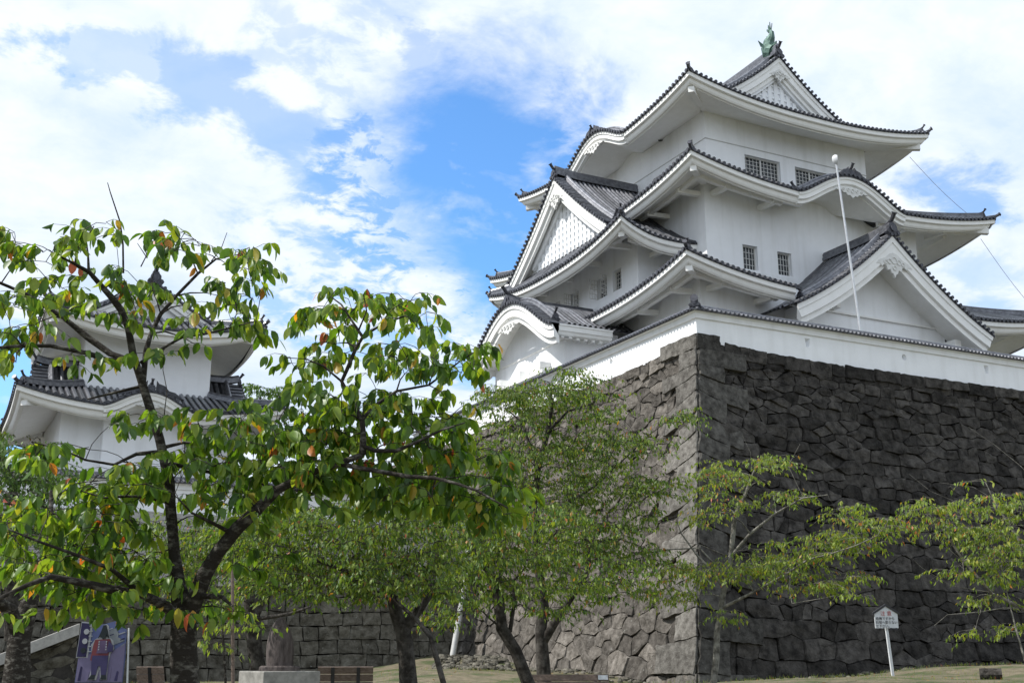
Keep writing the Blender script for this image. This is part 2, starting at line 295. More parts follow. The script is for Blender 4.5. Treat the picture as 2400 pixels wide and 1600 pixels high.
class Skirt:
    def __init__(s, rect, dep, z0, rise, lift, wall, a=.7, Rl=8., bumps=None, sides='FLRB', cut=None):
        s.cut = cut; s.x0, s.y0, s.x1, s.y1 = rect; s.dep = dep; s.z0 = z0; s.rise = rise; s.lift = lift; s.wall = wall; s.a = a; s.Rl = Rl; s.bumps = bumps or {}; s.sides = sides
    def info(s, sd):   # length, depth, adjacent depths, wall offset, mapping
        x0, y0, x1, y1 = s.x0, s.y0, s.x1, s.y1; d = s.dep; w = s.wall
        if sd == 'F': return x1 - x0, d['F'], d['L'], d['R'], w[1] - y0, lambda q, e: (x0 + q, y0 + e), Vector((0, -1, 0))
        if sd == 'B': return x1 - x0, d['B'], d['L'], d['R'], y1 - w[3], lambda q, e: (x0 + q, y1 - e), Vector((0, 1, 0))
        if sd == 'L': return y1 - y0, d['L'], d['F'], d['B'], w[0] - x0, lambda q, e: (x0 + e, y0 + q), Vector((-1, 0, 0))
        return y1 - y0, d['R'], d['F'], d['B'], x1 - w[2], lambda q, e: (x1 - e, y0 + q), Vector((1, 0, 0))
    def z(s, sd, q, e):
        Ln, D, A0, A1, _, _, _ = s.info(sd); t = min(e / D, 1.2); Rl = min(s.Rl, Ln / 2)
        c = lambda x: max(0., 1 - max(x, 0) / Rl) ** 2.4
        return s.z0 + s.rise * (s.a * t + (1 - s.a) * t * t) + s.lift * (c(q - t * A0) + c(Ln - q - t * A1)) * max(0, 1 - t) ** 1.2
    def bump(s, sd, q):
        r = 0; off = (s.x0 if sd in 'FB' else s.y0)
        for (c, Wd, h) in s.bumps.get(sd, []): r = max(r, h * kara((q + off - c) / Wd))
        return r
    def build(s, root, beams=True, part='roof', hips=True, stops=None):
        T = MB(); Wm = MB(); Pn = MB(); ET = MB(); HP = []
        for sd in s.sides:
            B = MB()
            Ln, D, A0, A1, ow, mp, nrm = s.info(sd)
            P = lambda q, e, z: (*mp(q, e), z)
            nu = 40; nt_ = 8
            Pn.grid([[P(*((lambda t, u: (t * A0 + u * (Ln - t * (A0 + A1)), t * D))(j / nt_, i / nu)), 0) for i in range(nu + 1)] for j in range(nt_ + 1)])
            k = len(Pn.v) - (nu + 1) * (nt_ + 1)
            for j in range(nt_ + 1):
                for i in range(nu + 1):
                    t = j / nt_; q = t * A0 + i / nu * (Ln - t * (A0 + A1)); e = t * D
                    x, y, _ = Pn.v[k]; qe = i / nu * Ln; Pn.v[k] = (x, y, max(s.z(sd, q, e) - .03, s.z(sd, q, 0) + s.bump(sd, q) - .05 if s.bump(sd, q) > .02 else -99)); k += 1
            # tile rows
            nr = int(Ln / SP); sp = Ln / nr
            for r in range(nr):
                q = (r + .5) * sp; tm = min(1, q / A0 if A0 > 0 else 1, (Ln - q) / A1 if A1 > 0 else 1); e1 = tm * D; e0 = -.04; b = s.bump(sd, q)
                if b > .05:
                    ez = s.z(sd, q, 0) + b; e0 = 0
                    while e0 < e1 and s.z(sd, q, e0) < ez: e0 += .1
                if e0 >= e1 - .05 or (s.cut and s.cut(*mp(q, .1))): continue
                ns = max(2, int((e1 - e0) / .5) + 1)
                pts = [Vector(P(q, e0 + (e1 - e0) * i / ns, s.z(sd, q, max(0, e0 + (e1 - e0) * i / ns)))) for i in range(ns + 1)]
                T.tube(pts, .09, 6, 0, math.pi, cap=False)
                if b <= .05: ET.disc(pts[0] + nrm * .0, nrm, .088, .035, 9)
            # dark tile edge and white eave boards
            ee = lambda q: s.z(sd, q, 0) + s.bump(sd, q)
            nu = 72
            def strip(mb, secs, zf=None):
                rows = []
                for (e, dz) in secs:
                    t = e / D; rows.append([P(t * A0 + i / nu * (Ln - t * (A0 + A1)), e, ee(i / nu * Ln) + dz) for i in range(nu + 1)])
                mb.grid(rows)
            strip(ET, [(0, -.0), (0, -.085), (.06, -.09)])
            strip(Wm, [(.04, -.08), (.045, -.30), (.10, -.335), (.19, -.34), (.20, -.40), (.24, -.52), (.30, -.60), (.42, -.62), (.44, -.66)])
            rows = []
            for j in range(7):
                e = .44 + (ow + .05 - .44) * j / 6; t = e / D; row = []
                for i in range(nu + 1):
                    q = t * A0 + i / nu * (Ln - t * (A0 + A1)); qq = i / nu * Ln
                    zz = max(s.z(sd, q, e), s.z(sd, qq, 0) + s.bump(sd, qq)) - .66 - .04 * j / 6
                    row.append(P(q, e, zz))
                rows.append(row)
            Wm.grid(rows)
            if beams and ow > 1.3:     # purlin and bracket arms carrying the eave
                e = ow * .52; q0 = e; q1 = Ln - e; n = 14
                zc = lambda q: s.z(sd, q, e) - .66 - .10
                rr = []
                seg = [q0 + (q1 - q0) * i / n for i in range(n + 1)]
                for i in range(n):
                    if s.bump(sd, (seg[i] + seg[i + 1]) / 2) > .12: continue
                    a = Vector(P(seg[i], e, zc(seg[i]))); b_ = Vector(P(seg[i + 1], e, zc(seg[i + 1])))
                    B.box((a + b_) / 2, (b_ - a) / 2 * 1.002, nrm * .11, (0, 0, .13))
                m = max(2, int(Ln / 2.6))
                for i in range(1, m):
                    q = Ln * i / m; 
                    if s.bump(sd, q) > .12 or q < ow or q > Ln - ow: continue
                    a = Vector(P(q, e - .2, zc(q) - .10)); b_ = Vector(P(q, ow + .05, zc(q) - .02))
                    A_ = MB(); A_.box((a + b_) / 2, (b_ - a) / 2, (nrm.y * .12, nrm.x * .12, 0), (0, 0, .12)); HP.append(A_)
                HP.append(B)
        if s.cut:
            for mb in [T, Wm, Pn, ET] + HP: mb.f = [f for f in mb.f if not s.cut(sum(mb.v[i][0] for i in f) / len(f), sum(mb.v[i][1] for i in f) / len(f))]
        roof = T.build(part, MT['tile'], root); Pn.build('flat_tiles', MT['pan'], roof); ET.build('eave_end_tiles', MT['tileend'], roof); Wm.build('eaves', MT['trim'], roof)
        # corners
        for (sx, sy) in ((0, 0), (1, 0), (0, 1), (1, 1)):
            sA = 'LR'[sx]; sB = 'FB'[sy]
            if sA not in s.sides or sB not in s.sides: continue
            cx = (s.x0, s.x1)[sx]; cy = (s.y0, s.y1)[sy]; dx = s.dep[sA] * (1, -1)[sx]; dy = s.dep[sB] * (1, -1)[sy]
            def hp(t, dz=0):
                q = t * s.dep['L'] if sx == 0 else (s.x1 - s.x0) - t * s.dep['R']
                return Vector((cx + dx * t, cy + dy * t, s.z(sB, q, t * s.dep[sB]) + dz))
            H = MB(); O = MB(); B = MB()
            if hips:
                t0 = .10; stack(H, [hp(t0 + (1 - t0) * i / 10, .02) for i in range(11)], .15, .2, .085)
                out = Vector((-dx, -dy, 0)).normalized()
                oni(O, hp(t0, .0) - out * .0, out, .62)
                H.tube([hp(.09, .03), hp(.05, .06), hp(.0, .10), hp(-.03, .2)], .085, 8); O.disc(hp(-.03, .2), out + Vector((0, 0, .5)), .11, .04)
            # corner beam
            tl = .45 / abs(dx); a = hp(tl * .9, -.78); wx = (s.wall[0], s.wall[2])[sx]; wy = (s.wall[1], s.wall[3])[sy]
            b_ = Vector((wx, wy, a.z + .10 + .25 * s.rise * (s.wall[0] - s.x0) / s.dep['L'])); t = b_ - a; lat = Vector((-t.y, t.x, 0)).normalized()
            B.box((a + b_) / 2, t / 2, lat * .15, (0, 0, .15)); B.build('corner_beam', MT['trim'], roof)
            if hips: H.build('hip_ridge', MT['tile'], roof); O.build('ridge_end_tile', MT['tileend'], roof)
        for B in HP:
            if B.v: B.build('eave_beam', MT['trim'], roof)
        return roof

def gable(root, o, l, a, prof, w0, w1, back, name='gable', wr=1.0, zb=None, lattice=False, orn=1.0, bh=.42, ridge_len=None, ridge_h=.34, oni_s=1.2, desc=True, desc_end=(.93, .93), kara_=False, soff=True, nw=48, ridge_z=0, wallx=None, keraba=True, ridge_drop=0., scroll=True):
    l = Vector((l[0], l[1], 0)); a = Vector((a[0], a[1], 0)); O3 = Vector((o[0], o[1], 0))
    P = lambda w, d, z: O3 + l * w + a * d + Vector((0, 0, z))
    ws = [w0 + (w1 - w0) * i / nw for i in range(nw + 1)]
    def nrm(w):
        h = .02; dz = (prof(min(w + h, w1)) - prof(max(w - h, w0))) / (min(w + h, w1) - max(w - h, w0)); n = Vector((-dz, 1)); return n.normalized()
    T = MB(); Rg = MB(); On = MB(); Bd = MB(); Extra = []
    Pn = MB(); ET = MB(); Pn.grid([[P(w, back(w) * j / 6, prof(w) - .03) for w in ws] for j in range(7)])
    ET.grid([[P(w, 0, prof(w) - .03) for w in ws], [P(w, 0, prof(w) - .11) for w in ws], [P(w, .1, prof(w) - .13) for w in ws]])
    # short rows across the verge
    arc = 0; last = ws[0]; nxt = .14; fine = [w0 + (w1 - w0) * i / 600 for i in range(601)]
    for i in range(1, 601):
        arc += math.hypot(fine[i] - fine[i - 1], prof(fine[i]) - prof(fine[i - 1]))
        if arc >= nxt:
            nxt += SP; w = fine[i]; nn_ = nrm(w); up = l * nn_.x + Vector((0, 0, nn_.y)); dl = min(.66, back(w))
            p0 = P(w, -.04, prof(w)); T.tube([p0, P(w, dl, prof(w))], .08, 5, 0, math.pi, cap=False, up=up); ET.disc(p0, -a, .088, .035, 9)
    # rows down the slopes
    mb_ = max(back(w) for w in ws); d = .98
    while d < mb_:
        for sg in (-1, 1):
            pts = []; W_ = w1 if sg > 0 else -w0; n = 14
            for i in range(n + 1):
                w = sg * (.12 + (W_ - .12) * i / n)
                if back(w) >= d: pts.append(P(w, d, prof(w)))
                elif len(pts) > 1: break
                else: pts = []
            if len(pts) > 1: T.tube(pts, .09, 6, 0, math.pi, cap=False)
        d += SP
    for sg, de in ((-1, desc_end[0]), (1, desc_end[1])):
        if not desc: continue
        W_ = (w1 if sg > 0 else -w0) * de; n = 16; pts = [P(sg * (.15 + (W_ - .15) * i / n), .78, prof(sg * (.15 + (W_ - .15) * i / n)) + .02) for i in range(n + 1)]
        DR = MB(); DR.tube([p + Vector((0, 0, .07)) for p in pts], .15, 8); DR.tube([p + Vector((0, 0, .24)) for p in pts], .085, 8); Extra.append(('descending_ridge', DR, 'tile'))
        DO = MB(); oni(DO, pts[-1] - Vector((0, 0, .05)), l * sg, .75); Extra.append(('ridge_end_tile', DO, 'tileend'))
    zr = max(prof(0), prof(.01)); rl = ridge_len or back(0)
    pr = [P(0, .12 + (rl - .12) * i / 8, zr + .0 - ridge_drop * i / 8 + .12 * max(0, 1 - i / 3) ** 2) for i in range(9)]
    stack(Rg, pr, .19, ridge_h, .10)
    if oni_s: oni(On, P(0, .12, zr - .12), -a, oni_s)
    if kara_:
        for q in (-1, 1):
            On.prism([P(q * x, .02, zr + z - .42 * (x / 1.5) ** 2) for x, z in ((.2, .0), (1.1, .0), (1.45, .06), (1.0, .16), (.75, .13), (.55, .30), (.3, .33), (.2, .45))], a * .14)
    # verge boards: stepped white band below the tiles
    def off(w, k):
        n_ = nrm(w); ww = w - n_.x * k; zz = prof(w) - n_.y * k
        if w * ww < 0 and not kara_: ww = 0; zz = prof(0) - k / max(.3, abs(n_.y)) if abs(w) > .001 else prof(0) - k
        if not kara_ and abs(w) < 1e-6: zz = prof(.01) - k / max(.3, nrm(.3).y); ww = 0
        return ww, zz
    secs = [(.06, .10), (.06, .10 + bh * .38), (.12, .10 + bh * .42), (.12, .10 + bh), (.2, .13 + bh), (.26, .13 + bh), (.26, .16 + bh * 1.35), (.42, .16 + bh * 1.35), (.42, .10 + bh * .9)]
    wsb = [w for w in ws]
    Bd.grid([[P(off(w, k)[0], dd, off(w, k)[1]) for w in wsb] for dd, k in secs])
    if soff:
        ds = [.42, wr * .5 + .21, wr + .05]
        Bd.grid([[P(off(w, .14 + bh * .9)[0], dd, off(w, .14 + bh * .9)[1]) for w in wsb] for dd in ds])
    for wE in (w0, w1):      # closed ends of the verge boards
        Bd.poly([P(off(wE, k)[0], dd, off(wE, k)[1]) for dd, k in secs])
    roof = T.build(name, MT['tile'], root); Pn.build('flat_tiles', MT['pan'], roof); ET.build('verge_end_tiles', MT['tileend'], roof)
    Rg.build('ridge', MT['tile'], roof)
    if On.v: On.build('ridge_end_tile', MT['tileend'], roof)
    for nm_, mb2, mt_ in Extra: mb2.build(nm_, MT[mt_], roof)
    Bd.build('barge_board', MT['trim'], roof)
    # pediment wall
    if zb is not None:
        Wl = MB(); top = []
        for w in ws:
            ww, zz = off(w, .12 + bh * .9)
            if zz > zb: top.append((ww, zz + .03))
        if wallx: top = [(min(max(w, -wallx), wallx), z) for w, z in top if abs(w) <= wallx + .3]
        Wl.grid([[P(w, wr, z) for w, z in top], [P(w, wr, zb) for w, z in top]])
        if wallx:
            for sg in (-1, 1): Wl.grid([[P(sg * wallx, wr, zb), P(sg * wallx, wr + 3, zb)], [P(sg * wallx, wr, prof(wallx) - .3), P(sg * wallx, wr + 3, prof(wallx) - .3)]])
        if lattice:
            hgt = lambda w: max(zb, min(prof(w), prof(0)) - .45 - bh * 1.7)
            w = -.0; k = 0
            while True:
                done = True
                for sg in ((1,) if k == 0 else (-1, 1)):
                    ww = sg * k * .42; h = hgt(ww)
                    if h > zb + .15: done = False; Wl.bx(*(lambda p, q: (min(p.x, q.x), min(p.y, q.y), p.z, max(p.x, q.x), max(p.y, q.y), q.z))(P(ww - .12, wr - .085, zb), P(ww + .12, wr + .0, h)))
                k += 1
                if done or k > 40: break
            z = zb + .28
            while z < prof(0) - 1.2:
                wm = 0
                while wm < w1 and hgt(wm) > z: wm += .05
                wm -= .1
                if wm > .2: Wl.bx(*(lambda p, q: (min(p.x, q.x), min(p.y, q.y), p.z, max(p.x, q.x), max(p.y, q.y), q.z))(P(-wm, wr - .06, z - .06), P(wm, wr + .0, z + .06)))
                z += .36
            # flush inner frame band
            Wl.grid([[P(off(w, bh * 1.55 + e)[0], dd, off(w, bh * 1.55 + e)[1]) for w in ws if off(w, bh * 1.55 + .3)[1] > zb] for dd, e in ((wr - .01, -.1), (wr - .22, -.1), (wr - .22, .22), (wr - .01, .22))])
        Wl.build('gable_wall', MT['plaster'], roof)
    if orn:
        s = orn; Or = MB(); zc = (off(0, .12 + bh * 1.05)[1] if not kara_ else prof(0) - .16 - bh * 1.3)
        half = [(0, .05), (.25, -.02), (.55, -.26), (.95, -.42), (1.15, -.62), (.9, -.60), (.78, -.72), (.62, -.60), (.5, -.66), (.42, -.85), (.26, -.80), (.2, -.98), (.08, -1.02), (0, -1.2)] if not kara_ else \
            [(0, .0), (.5, -.03), (.95, -.14), (1.25, -.3), (1.0, -.33), (.85, -.28), (.7, -.42), (.5, -.40), (.38, -.55), (.2, -.52), (0, -.68)]
        pts = [(x, y) for x, y in half] + [(-x, y) for x, y in half[::-1][1:-1]]
        Or.prism([P(x * s, .22, zc + y * s) for x, y in pts], a * -.12)
        for x, y, r in ((0, -.35, .17), (.3, -.42, .12), (-.3, -.42, .12), (.55, -.48, .09), (-.55, -.48, .09), (0, -.72, .11)) if not kara_ else ((0, -.25, .12), (.35, -.22, .09), (-.35, -.22, .09), (.7, -.22, .07), (-.7, -.22, .07)):
            Or.tube([P(x * s + math.cos(t) * r * s, .085, zc + y * s + math.sin(t) * r * s) for t in [i * .7 for i in range(9)]], .028 * s, 6)
        Or.build('gable_ornament', MT['lat'], roof)
    return roof

def wall_side(mb, p0, p1, z0, z1, inw, holes=(), rev=.28):    # plaster wall from p0 to p1 with recessed rectangular openings (u0,u1,z0,z1)
    p0 = Vector((*p0, 0)); p1 = Vector((*p1, 0)); Ln = (p1 - p0).length; t = (p1 - p0).normalized(); inw = Vector((*inw, 0))
    us = sorted({0, Ln} | {h[0] for h in holes} | {h[1] for h in holes}); zs = sorted({z0, z1} | {h[2] for h in holes} | {h[3] for h in holes})
    P = lambda u, z, d=0: p0 + t * u + inw * d + Vector((0, 0, z))
    for i in range(len(us) - 1):
        for j in range(len(zs) - 1):
            uc = (us[i] + us[i + 1]) / 2; zc = (zs[j] + zs[j + 1]) / 2
            if any(h[0] < uc < h[1] and h[2] < zc < h[3] for h in holes): continue
            mb.poly([P(us[i], zs[j]), P(us[i + 1], zs[j]), P(us[i + 1], zs[j + 1]), P(us[i], zs[j + 1])])
    for h in holes:
        c = [(h[0], h[2]), (h[1], h[2]), (h[1], h[3]), (h[0], h[3])]
        for k in range(4): q = c[k]; r = c[(k + 1) % 4]; mb.poly([P(*q), P(*r), P(*r, rev), P(*q, rev)])
    return P
def window(root, P, h, nx, nz, rev=.28, bar=.022, mull=1, open_=False, label=None):
    u0, u1, z0, z1 = h; F = MB(); G = MB()
    def bar_(ua, za, ub, zb, d0, d1):
        c = [P(ua, za, d0), P(ub, za, d0), P(ub, zb, d0), P(ua, zb, d0)]; ax = P(0, 0, d1) - P(0, 0, d0); F.prism(c, ax)
    f = .05
    bar_(u0 + .002, z0 + .002, u0 + f, z1 - .002, rev - .10, rev - .02); bar_(u1 - f, z0 + .002, u1 - .002, z1 - .002, rev - .10, rev - .02)
    bar_(u0 + f, z0 + .002, u1 - f, z0 + f, rev - .10, rev - .02); bar_(u0 + f, z1 - f, u1 - f, z1 - .002, rev - .10, rev - .02)
    for m in range(1, mull): uu = u0 + (u1 - u0) * m / mull; bar_(uu - .04, z0 + f, uu + .04, z1 - f, rev - .09, rev - .03)
    for i in range(1, nx): uu = u0 + (u1 - u0) * i / nx; bar_(uu - bar / 2, z0 + f, uu + bar / 2, z1 - f, rev - .07, rev - .045)
    for i in range(1, nz): zz = z0 + (z1 - z0) * i / nz; bar_(u0 + f, zz - bar / 2, u1 - f, zz + bar / 2, rev - .068, rev - .05)
    w = F.build('window', MT['lat'], root)
    G.poly([P(u0, z0, rev), P(u1, z0, rev), P(u1, z1, rev), P(u0, z1, rev)]); G.build('pane', MT['glass'], w)
    if label: w['label'] = label
    if open_:       # casement leaf swung outwards
        for uh, sg in ((u0 + .02, -1), (u1 - .02, 1)):
            Lf = MB(); wd = (u1 - u0) * .5; ax = P(0, 0, -1) - P(0, 0, 0); tt = P(1, 0, 0) - P(0, 0, 0); dv = (ax * .93 + tt * .36 * (sg if sg < 0 else -.2)).normalized() * wd; b0 = P(uh, z0 + .03, rev - .12 if False else .0)
            H_ = z1 - z0 - .06; up = Vector((0, 0, 1)); th = dv.cross(up).normalized() * .012
            for k in range(4): q = b0 + dv * (k / 3); Lf.box(q + up * H_ / 2, dv.normalized() * .014, th, up * H_ / 2)
            for k in range(5): Lf.box(b0 + dv / 2 + up * (H_ * k / 4), dv / 2, th * 1.3, up * .014)
            Lf.build('casement', MT['lat'], w)
    return w

# ------------------------------------------------------------------ the castle keep
def build_keep():
    K = thing('castle_keep', 'white three storey castle keep with layered dark tiled roofs above the stone wall', 'castle', (38, 50, 12))
    # --- walls
    w = MB()
    P1 = wall_side(w, (30.4, 41.2), (48.6, 41.2), 11.8, 18.55, (0, 1)); wall_side(w, (30.4, 41.2), (30.4, 57.5), 11.8, 18.55, (1, 0)); wall_side(w, (48.6, 41.2), (48.6, 57.5), 11.8, 18.55, (-1, 0)); wall_side(w, (30.4, 57.5), (48.6, 57.5), 11.8, 18.55, (0, -1))
    w.build('ground_storey_wall', MT['plaster'], K)
    w = MB(); x0, y0, x1, y1 = 32.4, 43.2, 46.4, 60.2
    hA = [(34.57 - x0, 35.49 - x0, 20.0, 21.27), (36.74 - x0, 37.63 - x0, 20.02, 21.24)]
    PF = wall_side(w, (x0, y0), (x1, y0), 18.6, 24.5, (0, 1), hA)
    hB = [(1.35, 2.15, 20.0, 21.25)]
    PL = wall_side(w, (x0, y0), (x0, y1), 18.6, 24.5, (1, 0), hB)
    wall_side(w, (x1, y0), (x1, y1), 18.6, 24.5, (-1, 0)); wall_side(w, (x0, y1), (x1, y1), 18.6, 24.5, (0, -1))
    w.bx(x0 - .05, y0 - .05, 19.5, x1 + .05, y0 - .001, 19.93)
    w.build('second_storey_wall', MT['plaster'], K)
    for i, h in enumerate(hA): window(K, PF, h, 5, 4, mull=1, label=['barred window left in the pair on the shaded middle storey', 'barred window right in the pair on the shaded middle storey'][i])
    window(K, PL, hB[0], 4, 5, label='barred window half hidden behind the eave corner')
    w = MB(); x0, y0, x1, y1 = 33.76, 44.7, 44.7, 58.7
    hC = [(36.25 - x0, 38.6 - x0, 25.72, 27.04), (39.6 - x0, 41.9 - x0, 25.72, 27.0)]
    PF = wall_side(w, (x0, y0), (x1, y0), 25.0, 29.5, (0, 1), hC)
    hD = [(2.6, 4.9, 25.72, 27.0)]
    PL = wall_side(w, (x0, y0), (x0, y1), 24.8, 29.5, (1, 0), hD)
    wall_side(w, (x1, y0), (x1, y1), 25.0, 29.35, (-1, 0)); wall_side(w, (x0, y1), (x1, y1), 25.0, 29.35, (0, -1))
    w.build('top_storey_wall', MT['plaster'], K)
    # plaster groove line: its dark shadow is modelled as a thin grey strip
    g = MB(); g.bx(x0 - .02, y0 - .022, 27.41, x1 + .02, y0 - .001, 27.46); g.bx(x0 - .022, y0 - .022, 27.41, x0 - .001, y1, 27.46); g.build('groove_shadow', MT['pipe'], K)
    window(K, PF, hC[0], 10, 6, mull=2, label='wide latticed window left on the top storey'); window(K, PF, hC[1], 10, 6, mull=2, label='wide latticed window right on the top storey, cut off by the curved roof'); window(K, PL, hD[0], 10, 6, mull=2, label='latticed window beside the eave corner on the side of the top storey')
    # --- roof tiers
    r1 = Skirt((28.2, 39.1, 52.3, 58.6), dict(F=4.1, L=4.2, R=5.9, B=2.5), 17.8, 1.95, .95, (30.4, 41.2, 48.6, 57.5), a=.72, Rl=8.5, cut=lambda x, y: 34.4 < x < 45.2 and y < 43.2); r1.build(K, part='first_roof')
    r2 = Skirt((30.0, 40.9, 50.1, 62.6), dict(F=3.8, L=3.76, R=5.4, B=3.9), 23.6, 1.75, .95, (32.4, 43.2, 46.4, 60.2), a=.68, Rl=9, bumps={'F': [(39.9, 3.5, 1.4)]}); r2.build(K, part='second_roof')
    r3 = Skirt((31.2, 42.4, 47.4, 61.0), dict(F=2.7, L=2.7, R=2.7, B=2.7), 28.85, .88, .82, (33.76, 44.7, 44.7, 58.7), a=.61, Rl=8.1, bumps={'L': [(51.7, 3.2, 1.2)]}); r3.build(K, beams=False, part='top_roof')
    # top gable roof
    pr = lambda w: 28.85 + .20 * (8.1 - abs(w)) + .0463 * (8.1 - abs(w)) ** 2
    G = gable(K, (39.05, 44.65), (1, 0), (0, 1), pr, -5.45, 5.45, lambda w: 13.9, 'top_gable', wr=.6, zb=29.75, lattice=True, orn=.62, bh=.5, ridge_h=.5, oni_s=1.0, desc_end=(.97, .97))
    gable(K, (39.05, 58.9), (-1, 0), (0, -1), pr, -5.45, 5.45, lambda w: .5, 'rear_gable', wr=.6, zb=29.75, orn=0, ridge_len=.5, oni_s=0)
    # bronze ridge fish, one at each ridge end
    def fish(yc, sg):
        B_ = MB(); z = pr(0) + .45
        spine = [(-.05, .0), (.28, .16), (.34, .45), (.20, .78), (.02, .96), (-.04, 1.18), (.08, 1.38)]; rad = [.38, .48, .46, .36, .25, .15, .06]
        Q = lambda y, zz, x=0: Vector((39.05 + x, yc + sg * y, z + zz))
        B_.tube([Q(y - .12, zz) for y, zz in spine], rad, 10, up=Vector((1, 0, 0)), sq=.75)
        B_.tube([Q(-.1, .02), Q(-.38, .10), Q(-.50, .22)], [.21, .16, .05], 8, up=Vector((1, 0, 0)))
        B_.tube([Q(-.1, .22), Q(-.42, .36), Q(-.5, .5)], [.14, .09, .03], 8, up=Vector((1, 0, 0)))
        for k, (dy, dz) in enumerate(((-.16, .55), (.02, .72), (.16, .60), (.28, .4))): c = Q(-.05, 1.2); B_.prism([c + Vector((-.02, sg * -.05, 0)), c + Vector((0, sg * .07, 0)), c + Vector((0, sg * (dy + .03), dz * .7)), c + Vector((0, sg * dy, dz))], (.05, 0, 0))
        for k in range(6):
            t = spine[k + 1 if k < 5 else 5]; yy, zz = t[0] - .12, t[1]; c = Q(yy + rad[min(k + 1, 6)] * .8, zz); B_.prism([c + Vector((0, 0, -.12)), c + Vector((0, 0, .1)), c + Vector((0, sg * .24, .24))], (.04, 0, 0))
        for q in (-1, 1):
            c = Q(.1, .35, q * .25); B_.prism([c, c + Vector((q * .1, sg * .1, .2)), c + Vector((q * .35, sg * .2, .42)), c + Vector((q * .22, sg * .15, .05))], (0, .04, 0))
        return B_.build('ridge_fish', MT['bronze'], K, smooth=False)
    fish(45.35, 1); fish(57.9, -1)
    # undulating gables: front of the second roof, side of the top roof
    e2 = lambda w: 23.6 + 1.4 * kara(w / 3.5) + .05
    gable(K, (39.9, 40.82), (1, 0), (0, 1), e2, -3.5, 3.5, lambda w: 4.3, 'curved_gable', orn=.85, bh=.36, kara_=True, soff=False, ridge_h=.16, oni_s=.85, desc_end=(.9, .9), ridge_len=3.9)
    e3 = lambda w: 28.85 + 1.2 * kara(w / 3.2) + .05
    gable(K, (31.12, 51.7), (0, 1), (1, 0), e3, -3.2, 3.2, lambda w: 3.4, 'curved_gable', orn=.85, bh=.36, kara_=True, soff=False, ridge_h=.16, oni_s=.7, desc_end=(.9, .9), ridge_len=3.0)
    # big front gable low on the right
    pg = lambda w: 17.05 + .5 * (5.8 - abs(w)) + .036 * (5.8 - abs(w)) ** 2
    gable(K, (39.85, 38.45), (1, 0), (0, 1), pg, -6.2, 6.2, lambda w: 4.9, 'front_gable', wr=1.7, zb=11.9, orn=1.0, bh=.62, ridge_h=.36, oni_s=1.25, desc_end=(.85, .9), wallx=4.6)
    m = MB(); m.bx(34.6, 40.02, 17.25, 45.1, 40.12, 17.33); m.bx(34.9, 39.5, 15.9, 35.2, 40.2, 16.2); m.bx(44.2, 39.3, 16.2, 44.6, 40.2, 16.6); m.bx(37.0, 39.55, 17.35, 37.25, 40.15, 17.6); m.build('gable_beams', MT['trim'], K)
    # thin wires along the right eave ends
    wm = MB(); pts = [(47.0, 43.6, 28.6), (49.8, 41.6, 24.3)]; pts2 = [(49.8, 41.8, 23.6), (51.9, 40.0, 18.6)]
    for a_, b_ in (pts, pts2, [(51.9, 40.0, 18.5), (52.2, 38, 14)]): wm.tube([Vector(a_).lerp(Vector(b_), i / 6) - Vector((0, 0, .25 * math.sin(i / 6 * math.pi))) for i in range(7)], .013, 5)
    wm.build('conductor_wire', MT['wire'], K)
    # --- the lower side wing with its own gable
    w = MB(); hh = [(1.58, 2.42, 19.72, 20.82), (2.98, 3.98, 19.72, 20.82), (5.9, 6.8, 19.72, 20.82), (8.0, 8.8, 19.72, 20.82)]
    PW = wall_side(w, (30.37, 46.21), (30.37, 57.2), 17.6, 22.4, (1, 0), hh); PS = wall_side(w, (30.37, 46.21), (32.4, 46.21), 17.6, 22.4, (0, 1)); wall_side(w, (30.37, 57.2), (33.5, 57.2), 17.6, 22.4, (0, -1))
    w.bx(30.29, 46.13, 18.9, 30.369, 57.2, 19.3); w.bx(30.29, 46.13, 18.9, 32.4, 46.209, 19.3)
    w.build('wing_wall', MT['plaster'], K)
    window(K, PW, hh[0], 4, 5, label='narrow barred window nearest the wing corner'); window(K, PW, hh[1], 4, 5, open_=True, label='window with both casements swung open beside the narrow barred one'); window(K, PW, hh[2], 4, 5, open_=True, label='open casement window half hidden by the porch roof'); window(K, PW, hh[3], 4, 5)
    rk = Skirt((28.0, 43.95, 34.4, 58.6), dict(F=2.0, L=1.3, R=.1, B=2.0), 21.15, 1.3, .85, (30.37, 46.21, 33.5, 57.2), a=.8, Rl=7.3, sides='FLB'); rk.build(K, beams=True, part='wing_roof')
    def pk(w): d = 7.33 - abs(w); return 21.15 + .6 * d + .025 * d * d - .1
    gable(K, (28.35, 51.27), (0, 1), (1, 0), pk, -5.4, 5.4, lambda w: 5.4, 'wing_gable', wr=.8, zb=22.4, lattice=True, orn=.85, bh=.5, ridge_h=.40, oni_s=.95, desc_end=(.93, .93))
    # --- porch with a curved gable
    pp = lambda w: 16.72 + 2.15 * kara(w / 4.7) + .04
    gable(K, (25.2, 50.6), (0, 1), (1, 0), pp, -4.75, 4.75, lambda w: 5.2, 'porch_gable', wr=1.25, zb=11.9, orn=.95, bh=.62, kara_=True, ridge_h=.3, oni_s=1.2, desc_end=(.78, .78), wallx=3.8, nw=64, ridge_len=5.2)
    w = MB(); hp = [(2.6, 4.9, 14.7, 15.4)]
    w.bx(26.38, 46.78, 16.28, 26.449, 54.42, 16.36)
    for k in range(6): w.bx(25.9 + k * .42, 46.15, 16.12, 26.06 + k * .42, 46.55, 16.3)
    for y in (48.2, 50.4, 52.6): w.bx(25.85, y, 15.0, 26.44, y + .35, 15.45)
    w.bx(25.85, 48.0, 14.86, 26.44, 53.2, 14.99)
    w.build('porch_brackets', MT['trim'], K)
